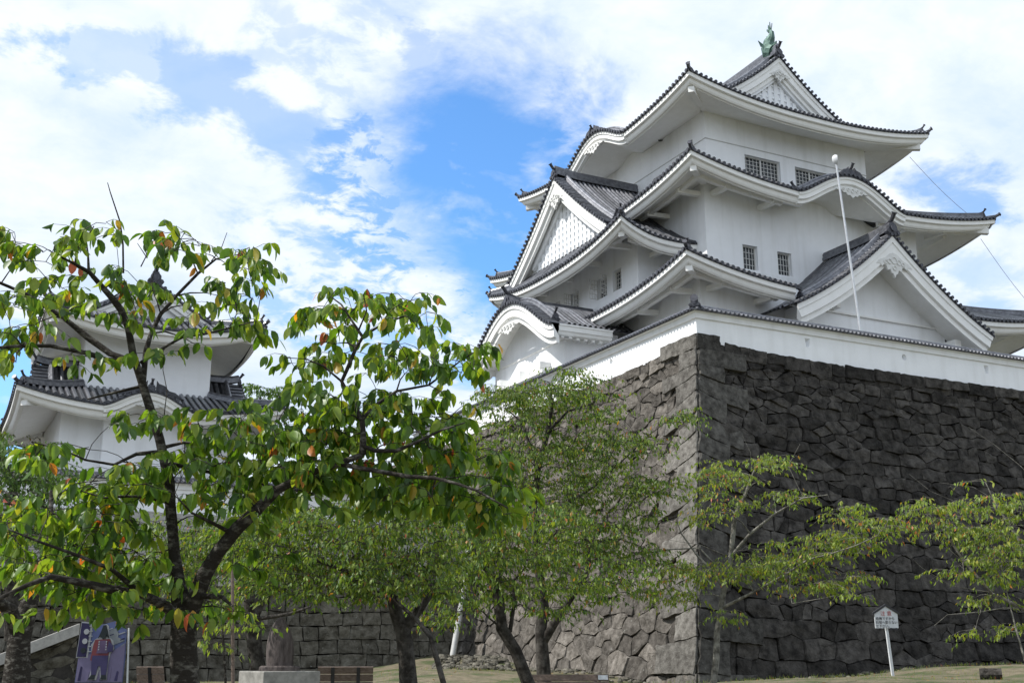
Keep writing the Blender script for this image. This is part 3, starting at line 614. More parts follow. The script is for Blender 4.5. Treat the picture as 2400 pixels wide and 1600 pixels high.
    for sg in (-1, 1):
        e = MB(); yy = 50.6 + sg * 4.75; e.grid([[(x, yy - sg * o_, 16.76 + dz) for x in (25.64, 26.6, 28.6)] for o_, dz in ((0, -.02), (0, -.10), (.05, -.11), (.05, -.34), (.12, -.36), (.16, -.50), (.3, -.54), (1.05, -.42))]); e.build('porch_eaves', MT['trim'], K)
    w = MB(); w.bx(26.40, 48.5, 14.2, 26.447, 52.8, 14.86); w.build('porch_window', MT['dark'], K)
build_keep()

# ------------------------------------------------------------------ the smaller two tier turret on the left
def build_turret():
    K = thing('corner_turret', 'small two tier white turret with dark tiled roofs behind the leafy tree at left', 'turret', (8.5, 57, 7.6))
    w = MB(); wall_side(w, (4.9, 54), (12.3, 54), 7.0, 12.5, (0, 1)); wall_side(w, (4.9, 54), (4.9, 62), 7.0, 12.5, (1, 0)); wall_side(w, (12.3, 54), (12.3, 62), 7.0, 12.5, (-1, 0)); wall_side(w, (4.9, 62), (12.3, 62), 7.0, 12.5, (0, -1))
    w.bx(6.65, 53.35, 7.0, 10.1, 53.999, 12.6)
    w.build('lower_wall', MT['plaster'], K)
    w = MB(); wall_side(w, (5.75, 55), (11.5, 55), 12.8, 16.6, (0, 1)); wall_side(w, (5.75, 55), (5.75, 61), 12.8, 16.6, (1, 0)); wall_side(w, (11.5, 55), (11.5, 61), 12.8, 16.6, (-1, 0)); wall_side(w, (5.75, 61), (11.5, 61), 12.8, 16.6, (0, -1))
    w.build('upper_wall', MT['plaster'], K)
    Skirt((2.8, 52, 14.4, 64), dict(F=3.0, L=2.95, R=2.9, B=3.0), 12.2, 1.35, .6, (4.9, 54, 12.3, 62), a=.75, Rl=5, bumps={'F': [(8.35, 1.95, .75)]}).build(K, beams=False, part='lower_roof')
    gable(K, (8.35, 51.93), (1, 0), (0, 1), lambda w: 12.25 + .75 * kara(w / 1.95), -1.95, 1.95, lambda w: 2.9, 'curved_gable', orn=.5, bh=.3, kara_=True, soff=False, ridge_h=.14, oni_s=.7, desc=False, ridge_len=2.7)
    Skirt((3.65, 53.1, 13.6, 62.9), dict(F=2.2, L=2.2, R=2.2, B=2.2), 16.2, 1.03, .75, (5.75, 55, 11.5, 61), a=.85, Rl=5).build(K, beams=False, part='upper_roof')
    pt = lambda w: 16.2 + .4 * (4.98 - abs(w)) + .032 * (4.98 - abs(w)) ** 2
    gable(K, (8.6, 54.9), (1, 0), (0, 1), pt, -2.85, 2.85, lambda w: 6.2, 'upper_gable', wr=.5, zb=17.0, orn=.6, bh=.35, ridge_h=.4, oni_s=1.1, desc_end=(.95, .95))
    for xo, lx, ax, nm in ((3.75, 1, 1, 'side_gable'), (13.55, -1, -1, 'side_gable')):
        gable(K, (xo, 57.4), (0, 1), (ax, 0), lambda w: 12.75 + .75 * (2.4 - abs(w)) + .06 * (2.4 - abs(w)) ** 2, -2.6, 2.6, lambda w: 2.1, nm, wr=.5, zb=12.3, orn=.5, bh=.3, ridge_h=.25, oni_s=.8, desc=True)
build_turret()
# ------------------------------------------------------------------ ground
GP = [(0, 0, 0.0), (-8, 6, .0), (8, -6, 0), (5, 17, .28), (12, 20, .3), (2, 12, .15), (22.2, 31.0, .55), (25, 30.8, .85)]
for px, py, d in ((2095, 1582, 34), (2400, 1553, 38), (2330, 1592, 33), (1900, 1590, 36), (1060, 1540, 52), (1200, 1572, 44), (700, 1592, 40), (300, 1592, 40), (1000, 1566, 40), (2300, 1560, 38)):
    p = at(px, py, d); GP.append(tuple(p))
GP += [(60, 20, 2.2), (45, 30, 2.0), (-30, 45, .3), (-20, 20, .2), (22, 50, 1.75), (5, 50, .45), (12, 50, .6), (17, 50, 1.0), (-5, 50, .3), (5, 40, .4), (12, 40, .5), (8, 30, .3)]
def gz(x, y):
    s = 0; t = 0
    for a, b, c in GP: w = 1 / ((x - a) ** 2 + (y - b) ** 2 + 1.5) ** 1.6; s += w; t += w * c
    return float(t / s)
def build_ground():
    xs = [-400, -200, -100, -60] + [-40 + i * 1.0 for i in range(101)] + [80, 120, 200, 400]; g = MB()
    ys = [-200, -100, -50, -20] + [-10 + i * 1.0 for i in range(76)] + [80, 120, 200, 400]
    g.grid([[(x, y, gz(x, y) + .05 * noise.noise(Vector((x * .6, y * .6, 0)))) for x in xs] for y in ys])
    tag(g.build('ground', MT['ground'], smooth=True), 'dry sandy ground with thin grass below the stone walls', 'ground', kind='structure')
build_ground()

# ------------------------------------------------------------------ dry stone walls, every stone modelled
def clip(poly, a, b, c):        # keep a*u+b*v<=c
    out = []; n = len(poly)
    for i in range(n):
        p = poly[i]; q = poly[(i + 1) % n]; dp = a * p[0] + b * p[1] - c; dq = a * q[0] + b * q[1] - c
        if dp <= 0: out.append(p)
        if dp * dq < 0: t = dp / (dp - dq); out.append((p[0] + t * (q[0] - p[0]), p[1] + t * (q[1] - p[1])))
    return out
def put_stone(mb, poly, P, gap, rough=.05, tilt=.06, off=0., deep=.3, rnd=None):
    n = len(poly)
    if n < 3: return
    A = sum(poly[i][0] * poly[(i + 1) % n][1] - poly[(i + 1) % n][0] * poly[i][1] for i in range(n)) / 2
    if abs(A) < .025: return
    cx = sum(p[0] for p in poly) / n; cy = sum(p[1] for p in poly) / n
    pts = []
    for i in range(n):
        p = poly[i]; q = poly[(i + 1) % n]; Ld = math.hypot(q[0] - p[0], q[1] - p[1])
        if Ld < .03: continue
        k = max(1, int(Ld / .2))
        for j in range(k):
            t = j / k; u = p[0] + (q[0] - p[0]) * t; v = p[1] + (q[1] - p[1]) * t
            m = .026 if j else .035
            pts.append((u + random.uniform(-m, m), v + random.uniform(-m, m)))
    if len(pts) < 3: return
    # pull corners in a little so that small gaps open where stones meet
    mr = sum(math.hypot(p[0] - cx, p[1] - cy) for p in pts) / len(pts)
    tu = random.uniform(-tilt, tilt); tv = random.uniform(-tilt, tilt) - .01; o0 = off + random.uniform(-.035, .035); sd_ = random.uniform(0, 99)
    rows = []
    for sc, dp, rf in ((1, -deep, 0), (1, -.05, .3), (.972, -.0, .8), (.68, .004, 1.1), (.3, .006, 1.1)):
        row = []
        for (u, v) in pts:
            du = u - cx; dv = v - cy; r = math.hypot(du, dv); s = sc * (1 - gap / max(r, .1)) if sc > .9 else sc * (1 - gap / mr)
            uu = cx + du * s; vv = cy + dv * s
            nz = noise.noise(Vector((uu * 1.5 + sd_, vv * 1.5, 0))) * rough * 1.5 * rf + (noise.noise(Vector((uu * 6 + sd_, vv * 6, 3))) * rough * .6 if sc > .9 and dp > -.2 else 0)
            row.append(P(uu, vv, o0 + dp + nz + (tu * du + tv * dv if dp > -.2 else 0)))
        rows.append(row)
    b0 = mb.grid(rows, closed=True); ci = mb.vert(P(cx, cy, o0 + .01 + noise.noise(Vector((cx * 1.5 + sd_, cy * 1.5, 0))) * rough * 1.6)); b0 += 4 * len(pts)
    for i in range(len(pts)): mb.f.append((b0 + i, b0 + (i + 1) % len(pts), ci))
def stone_wall(mb, U, Hf, P, hb=.95, ht=.62, asp=1.9, gap=.013, corner=None, rough=.05, tilt=.06, jit=.26, cmb=None, u0=0., vmin=-.6, cap=False):
    H0 = max(Hf(0), Hf(U), Hf(U / 2)); seeds = []; v = vmin; row = 0; edges = []
    while v < H0 + .5:
        t = min(1, max(0, v / H0)); h = (hb + (ht - hb) * t) * random.uniform(.8, 1.2); w = h * asp; u = u0 - w + random.random() * w
        while u < U + w:
            wd = w * random.choice((.4, .6, .8, 1, 1, 1.3, 1.7)); k = .20 if random.random() < .30 else 0
            seeds.append((u + wd / 2, v + h / 2 + random.uniform(-jit, jit) * h * .7, h)); u += wd
            if k: seeds.append((u + random.uniform(-.1, .1), v + h * random.choice((.05, .5, .95)), h * .4))
        v += h; row += 1
    arr = np.array([(a / asp, b) for a, b, _ in seeds])
    for i, (su, sv, h) in enumerate(seeds):
        R0 = h * 1.7; ax = su / asp; poly = [(ax - R0, sv - R0), (ax + R0, sv - R0), (ax + R0, sv + R0), (ax - R0, sv + R0)]
        d2 = (arr[:, 0] - ax) ** 2 + (arr[:, 1] - sv) ** 2; idx = np.where((d2 > 1e-9) & (d2 < (2 * R0) ** 2))[0]
        for j in idx[np.argsort(d2[idx])][:22]:
            bx_, by_ = arr[j]; a = bx_ - ax; b = by_ - sv; c = (bx_ ** 2 + by_ ** 2 - ax ** 2 - sv ** 2) / 2; poly = clip(poly, a, b, c)
            if len(poly) < 3: break
        if len(poly) < 3: continue
        poly = [(p[0] * asp, p[1]) for p in poly]
        lo = u0
        if corner:
            for (v0, v1, ln) in corner:
                if v0 <= sv < v1: lo = .05
        poly = clip(poly, -1, 0, -lo); 
        if len(poly) < 3: continue
        poly = clip(poly, 1, 0, U)
        if len(poly) < 3: continue
        hu = Hf(sum(p[0] for p in poly) / len(poly)); s_ = (Hf(su + .3) - Hf(su - .3)) / .6
        poly = clip(poly, -s_, 1, hu - s_ * su)
        if len(poly) < 3: continue
        put_stone(mb, poly, P, gap, rough, tilt)
    if cap:
        u = 1.2
        while u < U:
            w = random.uniform(.6, 1.5); hh = random.uniform(.38, .6); put_stone(mb, [(u, Hf(u) - hh), (u + w, Hf(u + w) - hh * random.uniform(.85, 1.1)), (u + w, Hf(u + w)), (u, Hf(u))], P, .012, .04, .02, off=.07, deep=.5); u += w
    if corner:
        for (v0, v1, ln) in corner:
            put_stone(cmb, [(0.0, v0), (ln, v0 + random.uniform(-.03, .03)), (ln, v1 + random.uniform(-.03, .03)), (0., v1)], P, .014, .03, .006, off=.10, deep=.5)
XW, YW = 24.19, 33.10         # the corner of the wall top
ZT = 12.42
Htop = lambda s: ZT + .45 * math.exp(-s / 1.9)
BAT = 2.3
def bat(z): t = max(0., 1 - z / ZT); return BAT * t ** 1.25 if t > 0 else 0
def build_main_wall():
    T = thing('stone_wall', 'tall battered wall of big dark stones with a sharp corner carrying the white plaster wall', 'stone wall', (XW - 2, YW - 2, 0))
    ck = []; v = -.6; k = 0
    while v < ZT + .2:
        h = random.uniform(.72, 1.0); ck.append((v, v + h, k)); v += h; k += 1
    ck[-1] = (ck[-1][0], Htop(0), ck[-1][2])
    fr = MB(); sdm = MB(); cb = MB(); cf = MB()
    # front face: u along +x from the corner, normal -y ; the face starts at x = XW - bat
    def wv(u, v):      # courses sweep up towards the corner
        sm = lambda x: max(0., min(1., x)) ** 2 * (3 - 2 * max(0., min(1., x)))
        e = math.exp(-max(u, 0) / 1.9); a = .95 * sm(v / 5); return v + e * a * (1 - sm((v - 9.5) / 2.8)) if v < ZT else v
    PF_ = lambda u, v, n: (XW - bat(v) * (1 - u / 26) - (n if u < .03 else 0) * 0.6 + u, YW - bat(v) - n, v)
    PS_ = lambda u, v, n: (XW - bat(v) - n, YW - bat(v) * (1 - u / 26) - (n if u < .03 else 0) * .6 + u, v)
    PF = lambda u, v, n: PF_(u, wv(u, v), n)
    PS = lambda u, v, n: PS_(u, wv(u, v), n)
    cF = [(a, b, (2.1 if q % 2 else 1.15) * random.uniform(.85, 1.15)) for a, b, q in ck]
    cS = [(a, b, (1.1 if q % 2 else 2.0) * random.uniform(.85, 1.15)) for a, b, q in ck]
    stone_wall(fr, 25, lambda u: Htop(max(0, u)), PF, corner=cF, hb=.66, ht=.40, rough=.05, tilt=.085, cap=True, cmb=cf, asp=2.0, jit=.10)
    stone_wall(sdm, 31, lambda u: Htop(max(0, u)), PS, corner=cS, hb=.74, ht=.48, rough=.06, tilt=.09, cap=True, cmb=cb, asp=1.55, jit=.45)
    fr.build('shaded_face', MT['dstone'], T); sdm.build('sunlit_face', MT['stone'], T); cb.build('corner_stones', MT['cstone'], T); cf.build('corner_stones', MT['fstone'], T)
    b = MB(); zs = [-1 + i for i in range(14)] + [12.2]
    b.grid([[(XW - bat(z) + .24, YW + 31, z), (XW - bat(z) + .24, YW - bat(z) + .24, z), (XW + 25, YW - bat(z) + .24, z)] for z in zs])
    b.poly([(XW + .2, YW + .2, 12.2), (XW + 26, YW + .2, 12.2), (XW + 26, YW + 31, 12.2), (XW + .2, YW + 31, 12.2)])
    b.build('earth_core', MT['gap'], T)
build_main_wall()
def build_left_wall():
    T = thing('stone_wall', 'lower wall of squared mossy stones running left from the tall wall behind the tree trunks', 'stone wall', (5, 49.5, 1.5))
    m = MB(); x0 = 24.0
    P = lambda u, v, n: (x0 - u, 49.3 + .13 * v - n, v)
    v = -.1
    while v < 5.6:
        h = random.uniform(.52, .72); u = random.uniform(-.6, 0); h = min(h, 5.62 - v) if 5.6 - v < .9 else h; prev = [random.uniform(-.06, .06), random.uniform(-.06, .06)]
        while u < 44:
            w_ = random.choice((.5, .65, .8, .8, 1.0, 1.2)) * random.uniform(.85, 1.15); nx = [random.uniform(-.06, .06), random.uniform(-.06, .06)]; wv = lambda x, k: .05 * math.sin(x * .9 + k)
            put_stone(m, [(u + prev[0], v + wv(u, v)), (u + w_ + nx[0], v + wv(u + w_, v)), (u + w_ + nx[1], v + h + wv(u + w_, v + h)), (u + prev[1], v + h + wv(u, v + h))], P, .016, .06, .06); u += w_; prev = nx
        v += h
    m.build('rough_stones', MT['stone2'], T)
    m = MB(); stone_wall(m, 45, lambda u: 1.85, lambda u, v, n: (x0 - u, 50.0 + .05 * v - n, v + 5.6), hb=.95, ht=.9, asp=1.5, gap=.012, rough=.02, tilt=.02, jit=.06, vmin=0.); m.build('smooth_top_courses', MT['cut'], T)
    b = MB(); b.bx(x0 - 45, 50.4, 0, x0 + 1, 66, 7.35); b.build('earth_core', MT['gap'], T)
build_left_wall()

# ------------------------------------------------------------------ white plaster walls with tiled copings
def plaster_wall(name, label, segs, zb, zt, holes=()):
    T = thing(name, label, 'plaster wall', (*segs[0][0], zb)); Wm = MB(); C = MB(); F = MB(); Cap = MB()
    for (p0, p1, out, hs, zbf) in segs:
        p0 = Vector((*p0, 0)); p1 = Vector((*p1, 0)); Ln = (p1 - p0).length; t = (p1 - p0) / Ln; o = Vector((*out, 0))
        P = lambda u, z, n=0.: p0 + t * u + o * n + Vector((0, 0, z))
        # face split so that loopholes are true openings
        zc0, zc1 = zt - .80, zt - .38; us = [0.]; 
        for (u, kind) in hs: us += [u - .21, u + .21]
        us.append(Ln)
        for i in range(len(us) - 1):
            a, b = us[i], us[i + 1]; k = max(1, int((b - a) / 1.0))
            for j in range(k):
                ua = a + (b - a) * j / k; ub = a + (b - a) * (j + 1) / k
                Wm.poly([P(ua, zbf(ua) - .12), P(ub, zbf(ub) - .12), P(ub, zc0), P(ua, zc0)])
                if i % 2 == 0: Wm.poly([P(ua, zc0), P(ub, zc0), P(ub, zc1), P(ua, zc1)])
                Wm.poly([P(ua, zc1), P(ub, zc1), P(ub, zt - .30), P(ua, zt - .30)])
        for (u, kind) in hs:
            zm = (zc0 + zc1) / 2; n = 16
            if kind == 'o': sh = [(math.cos(2 * math.pi * q / n) * .125, math.sin(2 * math.pi * q / n) * .125) for q in range(n)]
            else:
                c4 = [(.07, -.17), (.135, .17), (-.135, .17), (-.07, -.17)]; sh = []
                for q in range(4):
                    for e in range(4): A_ = c4[q]; B_ = c4[(q + 1) % 4]; sh.append((A_[0] + (B_[0] - A_[0]) * e / 4, A_[1] + (B_[1] - A_[1]) * e / 4))
                sh = sh[10:] + sh[:10]
            def sq(x, y):
                m_ = max(abs(x), abs(y)); return (x / m_ * .21, y / m_ * .21)
            outer = [sq(x, y) for x, y in sh]
            # snap nearest to square corners
            for cx_, cy_ in ((.21, .21), (-.21, .21), (-.21, -.21), (.21, -.21)):
                bi = min(range(n), key=lambda q: (outer[q][0] - cx_) ** 2 + (outer[q][1] - cy_) ** 2); outer[bi] = (cx_, cy_)
            for q in range(n):
                r = (q + 1) % n
                Wm.poly([P(u + outer[q][0], zm + outer[q][1]), P(u + outer[r][0], zm + outer[r][1]), P(u + sh[r][0], zm + sh[r][1]), P(u + sh[q][0], zm + sh[q][1])])
                Wm.poly([P(u + sh[q][0], zm + sh[q][1]), P(u + sh[r][0], zm + sh[r][1]), P(u + sh[r][0] * .45, zm + sh[r][1] * .45, -.24), P(u + sh[q][0] * .45, zm + sh[q][1] * .45, -.24)])
            Wm.poly([P(u + x * .45, zm + y * .45, -.24) for x, y in sh])
        # cove band under the coping (sticks out, mitred by running past the corner)
        e0 = -.0; 
        Wm.grid([[P(-n_ * 1.0, z, n_), P(Ln, z, n_)] for z, n_ in ((zt - .30, 0), (zt - .285, .08), (zt - .10, .10), (zt - .07, .20), (zt - .05, .20))])
        Wm.grid([[P(0, zt - .05, -.34), P(Ln, zt - .05, -.34)], [P(0, zt - 2.2, -.34), P(Ln, zt - 2.2, -.34)]])
        # coping
        sl = lambda n_: zt + .17 * (1 - abs(n_ + .1) / .38)
        C.grid([[P(-max(n_, 0), sl(n_) - .02, n_), P(Ln, sl(n_) - .02, n_)] for n_ in (.28, .1, -.1, -.3, -.48)])
        C.grid([[P(-.28, sl(.28) - .02, .28), P(Ln, sl(.28) - .02, .28)], [P(-.28, zt - .06, .27), P(Ln, zt - .06, .27)]])
        k = int(Ln / .2); 
        for i in range(-1, k):
            u = (i + .5) * Ln / k
            for n0, n1 in ((.31, -.08),) + (((-.12, -.5),) if i % 1 == 0 else ()):
                C.tube([P(u, sl(n0) + .0, n0), P(u, sl(n1), n1)], .048, 5, 0, math.pi, cap=False)
            Cap.disc(P(u, sl(.31) + .0, .31), o, .053, .018, 8)
        C.tube([P(-.1 + (Ln + .1) * q / 12, zt + .20, -.1) for q in range(13)], .075, 8); C.tube([P(-.1 + (Ln + .1) * q / 12, zt + .14, -.1) for q in range(13)], .10, 8, sq=.6)
    Wm.build('plaster_face', MT['plaster'], T); cp = C.build('tiled_coping', MT['tile'], T); Cap.build('tile_end', MT['tileend'], cp)
    return T, cp
hF = [(5.15, 'v'), (10.1, 'o'), (14.7, 'v'), (19.5, 'o')]; hL = [(5.9, 'o'), (11.0, 'v'), (16, 'o')]
tw, cp = plaster_wall('plaster_wall', 'white plastered parapet wall with small loopholes on top of the tall stone corner', [
    ((XW, YW), (XW + 25, YW), (0, -1), hF, lambda u: Htop(u)), ((XW, YW), (XW, YW + 27), (-1, 0), hL, lambda u: Htop(u))], ZT, 13.72)
def fin():
    m = MB(); c = Vector((XW + .05, YW + .05, 13.82)); d = Vector((-1, -1, 0)).normalized()
    oni(m, c + d * .25, d, .62, horn=False); m.tube([c - d * .1, c + d * .30 + Vector((0, 0, .30))], .11, 10); m.disc(c + d * .30 + Vector((0, 0, .30)), d + Vector((0, 0, .15)), .15, .05, 12)
    m.build('corner_finial', MT['tileend'], tw)
fin()
plaster_wall('plaster_wall', 'low white plaster wall with a tiled coping below the small turret', [((-18, 50.35), (23.2, 50.35), (0, -1), [], lambda u: 7.45)], 7.45, 8.75)

# ------------------------------------------------------------------ objects
RT = Vector((M[0][0], M[0][1], 0)).normalized(); FW = Vector((-M[2][0], -M[2][1], 0)).normalized()
def on_ground(px, py, D): p = at(px, py, D); return Vector((p[0], p[1], gz(p[0], p[1])))
def rock(mb, c, r, n=9, flatn=.7):
    rows = []; sx = random.uniform(.7, 1.3); sy = random.uniform(.7, 1.3); q = random.uniform(0, 99)
    for i in range(1, 5):
        th = math.pi * i / 5; rows.append([Vector(c) + Vector((math.sin(th) * math.cos(2 * math.pi * j / n) * sx, math.sin(th) * math.sin(2 * math.pi * j / n) * sy, math.cos(th) * flatn)) * r * (1 + .35 * noise.noise(Vector((i * 1.3 + q, j * 1.1, q)))) for j in range(n)])
    mb.grid(rows, closed=True); mb.poly(rows[0][::-1]); mb.poly(rows[-1])
def rubble():
    m = MB()
    for _ in range(420):
        if random.random() < .5: x = XW - BAT - random.random() ** 2 * 1.8; y = YW - 1 + random.uniform(0, 18)
        else: y = YW - BAT - .1 - random.random() ** 2 * 2.0; x = XW - 2 + random.uniform(0, 22)
        rock(m, (x, y, gz(x, y) + .02), random.choice((.04, .06, .08, .13)) * random.uniform(.7, 1.3), 7)
    for _ in range(160):
        p = at(random.uniform(1020, 1190), 1540, 50 + random.uniform(-4, 1)); rock(m, (p[0], p[1], gz(p[0], p[1]) + .05), random.uniform(.07, .2), 7)
    tag(m.build('rubble', MT['stone2']), 'pale broken stones strewn along the foot of the tall wall', 'rubble', kind='stuff')
rubble()
def text_mesh(s, size, mt, parent, P0, rx, up, name='lettering'):
    cu = bpy.data.curves.new('t', 'FONT'); cu.body = s; cu.size = size; cu.extrude = .002; cu.align_x = 'CENTER'
    o = bpy.data.objects.new('t', cu); COL.objects.link(o); bpy.context.view_layer.update()
    me = bpy.data.meshes.new_from_object(o.evaluated_get(bpy.context.evaluated_depsgraph_get())); bpy.data.objects.remove(o)
    nz = rx.cross(up); m4 = Matrix(((rx.x, up.x, nz.x, P0.x), (rx.y, up.y, nz.y, P0.y), (rx.z, up.z, nz.z, P0.z), (0, 0, 0, 1))); me.transform(m4)
    me.materials.clear(); me.materials.append(mt); me.name = name; q = bpy.data.objects.new(name, me); COL.objects.link(q); q.parent = parent
    return q
def warning_sign():
    D = 34; b = Vector(at(2095, 1580, D)); b.z = gz(b.x, b.y); m = b.z; T = thing('warning_sign', 'white house-shaped warning notice on a white post in front of the dark stone wall', 'sign', b)
    rt = (RT * .99 + FW * .1).normalized(); fw = Vector((-rt.y, rt.x, 0)); k = D * 1.0 / 2720
    Z = lambda py: float(at(2095, py, D)[2]); up = Vector((0, 0, 1)); tilt = (up - rt * .05).normalized()
    zb, zs, za = Z(1471), Z(1437), Z(1419.5); w = .325; o = b - rt * .08
    C = lambda u, z, n=0: Vector((o.x, o.y, z)) + rt * u - fw * n
    mb = MB(); mb.prism([C(-w, zb), C(w, zb), C(w, zs), C(0, za), C(-w, zs)], fw * .03); bd = mb.build('sign_board', MT['signw'], T)
    r = MB()
    for q in (-1, 1): r.prism([C(0, za + .0), C(q * (w + .05), zs - .03), C(q * (w + .05), zs + .03), C(0, za + .06)], fw * .09 ) 
    for v_ in range(len(r.v)): r.v[v_] = tuple(Vector(r.v[v_]) - fw * .03)
    r.build('sign_roof', MT['black'], T)
    pm = MB(); pm.box((b.x, b.y, (zb + m) / 2), rt * .035, fw * .03, (0, 0, (zb - m) / 2 + .02)); 
    for i, v_ in enumerate(pm.v): pm.v[i] = (v_[0] - rt.x * .07 * max(0, (v_[2] - m)) / (zb - m) + fw.x * .065, v_[1] - rt.y * .07 * max(0, (v_[2] - m)) / (zb - m) + fw.y * .065, v_[2])
    pm.build('post', MT['signw'], T)
    H = zs - zb
    text_mesh('注 意', .14, MT['signr'], bd, C(0, zs - .045, .006), rt, up)
    for i, (s, x) in enumerate((('危険ですから', -.03), ('石垣へ登らない', .0), ('で下さい。', -.09), ('上野公園', .15))):
        text_mesh(s, (.088, .088, .088, .07)[i], MT['signk'], bd, C(x, zs - .045 - (.115, .215, .315, .385)[i], .006), rt, up)
MT['signw'] = flat('sign_white', (.62, .64, .66)); MT['signr'] = flat('sign_red', (.45, .12, .12)); MT['signk'] = flat('sign_ink', (.05, .05, .06))
warning_sign()
def bench(name, label, px, py, D, yaw, wd, zoff, top=None):
    b = on_ground(px, py, D); 
    if top is not None: b.z = top - .86
    T = thing(name, label, 'bench', b, 'wooden benches'); c, s = math.cos(yaw), math.sin(yaw); X = RT * c + FW * s; Y = -RT * s + FW * c; U = Vector((0, 0, 1))
    m = MB()
    for k in range(4): m.box(b + Y * (-.22 + k * .13) + U * .43, X * wd / 2, Y * .055, U * .018)
    m.build('seat', MT['wood'], T); m = MB()
    for k in range(3): m.box(b + Y * (.27 + k * .035) + U * (.56 + k * .125), X * wd / 2, U * .055 + Y * .014, Y * .018 - U * .004)
    m.build('backrest', MT['wood'], T)
    for q in (-1, 1):
        m = MB(); o = b + X * (q * (wd / 2 - .25))
        m.box(o + Y * -.2 + U * .2, X * .03, Y * .03, U * .21); m.box(o + Y * .2 + U * .2, X * .03, Y * .03 , U * .21); m.box(o + U * .395, X * .03, Y * .25, U * .022)
        m.box(o + Y * .30 + U * .62, X * .03, Y * .018, U * .24 + Y * .065); m.build('leg', MT['black'], T)
    return T, b, X, Y
zt_ = float(at(1340, 1581, 22)[2]); T, b, X, Y = bench('park_bench', 'brown slatted bench with a pale patch on its backrest, front centre at the frame edge', 1340, 1600, 22, .02, 1.42, 0, zt_)
m = MB(); p = b + Y * .335 + Vector((0, 0, .815)) + X * .6; m.box(p - Y * .022, X * .09, Vector((0, 0, .04)) + Y * .01, Y * .003); m.build('paper_patch', MT['signw'], T)
zt_ = float(at(810, 1562, 21)[2]); bench('park_bench', 'wooden bench seen from behind between the standing stone and a dark trunk', 810, 1600, 21, math.pi + .12, .93, 0, zt_)
zt_ = float(at(372, 1562, 22)[2]); bench('park_bench', 'dark bench just right of the painted photo board', 372, 1600, 22, math.pi - .2, .5, 0, zt_)
def monument():
    D = 17.0; c = Vector(at(655, 1573, D)); T = thing('stone_monument', 'rounded upright reddish standing stone on a pale square plinth', 'monument', (c.x, c.y, gz(c.x, c.y))); g = gz(c.x, c.y)
    yaw = .62; X = RT * math.cos(yaw) + FW * math.sin(yaw); Y = -RT * math.sin(yaw) + FW * math.cos(yaw); U = Vector((0, 0, 1)); zt = c.z + .01
    m = MB(); m.box(Vector((c.x, c.y, (zt + g) / 2 - .1)), X * .42, Y * .42, U * ((zt - g) / 2 + .1)); pl = m.build('plinth', MT['plinth'], T)
    md = pl.modifiers.new('b', 'BEVEL'); md.width = .015; md.segments = 2
    m = MB(); n = 20
    m.grid([[Vector((c.x, c.y, zt + dz)) + RT * math.cos(2 * math.pi * k / n) * .29 * s + FW * math.sin(2 * math.pi * k / n) * .2 * s for k in range(n)] for dz, s in ((.001, 1), (.05, .98), (.07, .9), (.072, .1))], closed=True); m.build('base_slab', MT['monu'], T)
    m = MB(); rows = []; H = .66
    for i in range(22):
        t = i / 21; w = .182 * (1 - t ** 2.6) ** .62 * (1 + .10 * math.sin(t * 3)) if t < 1 else .004; w = max(w, .004)
        rows.append([Vector((c.x, c.y, zt + .07 + t * H)) + RT * (math.cos(2 * math.pi * k / 28) * w * (1 + .04 * noise.noise(Vector((k * .4, t * 4, 1)))) - .02 * t) + FW * math.sin(2 * math.pi * k / 28) * w * .75 for k in range(28)])
    m.grid(rows, closed=True); m.poly(rows[-1]); m.build('standing_stone', MT['monu'], T, smooth=True)
monument()
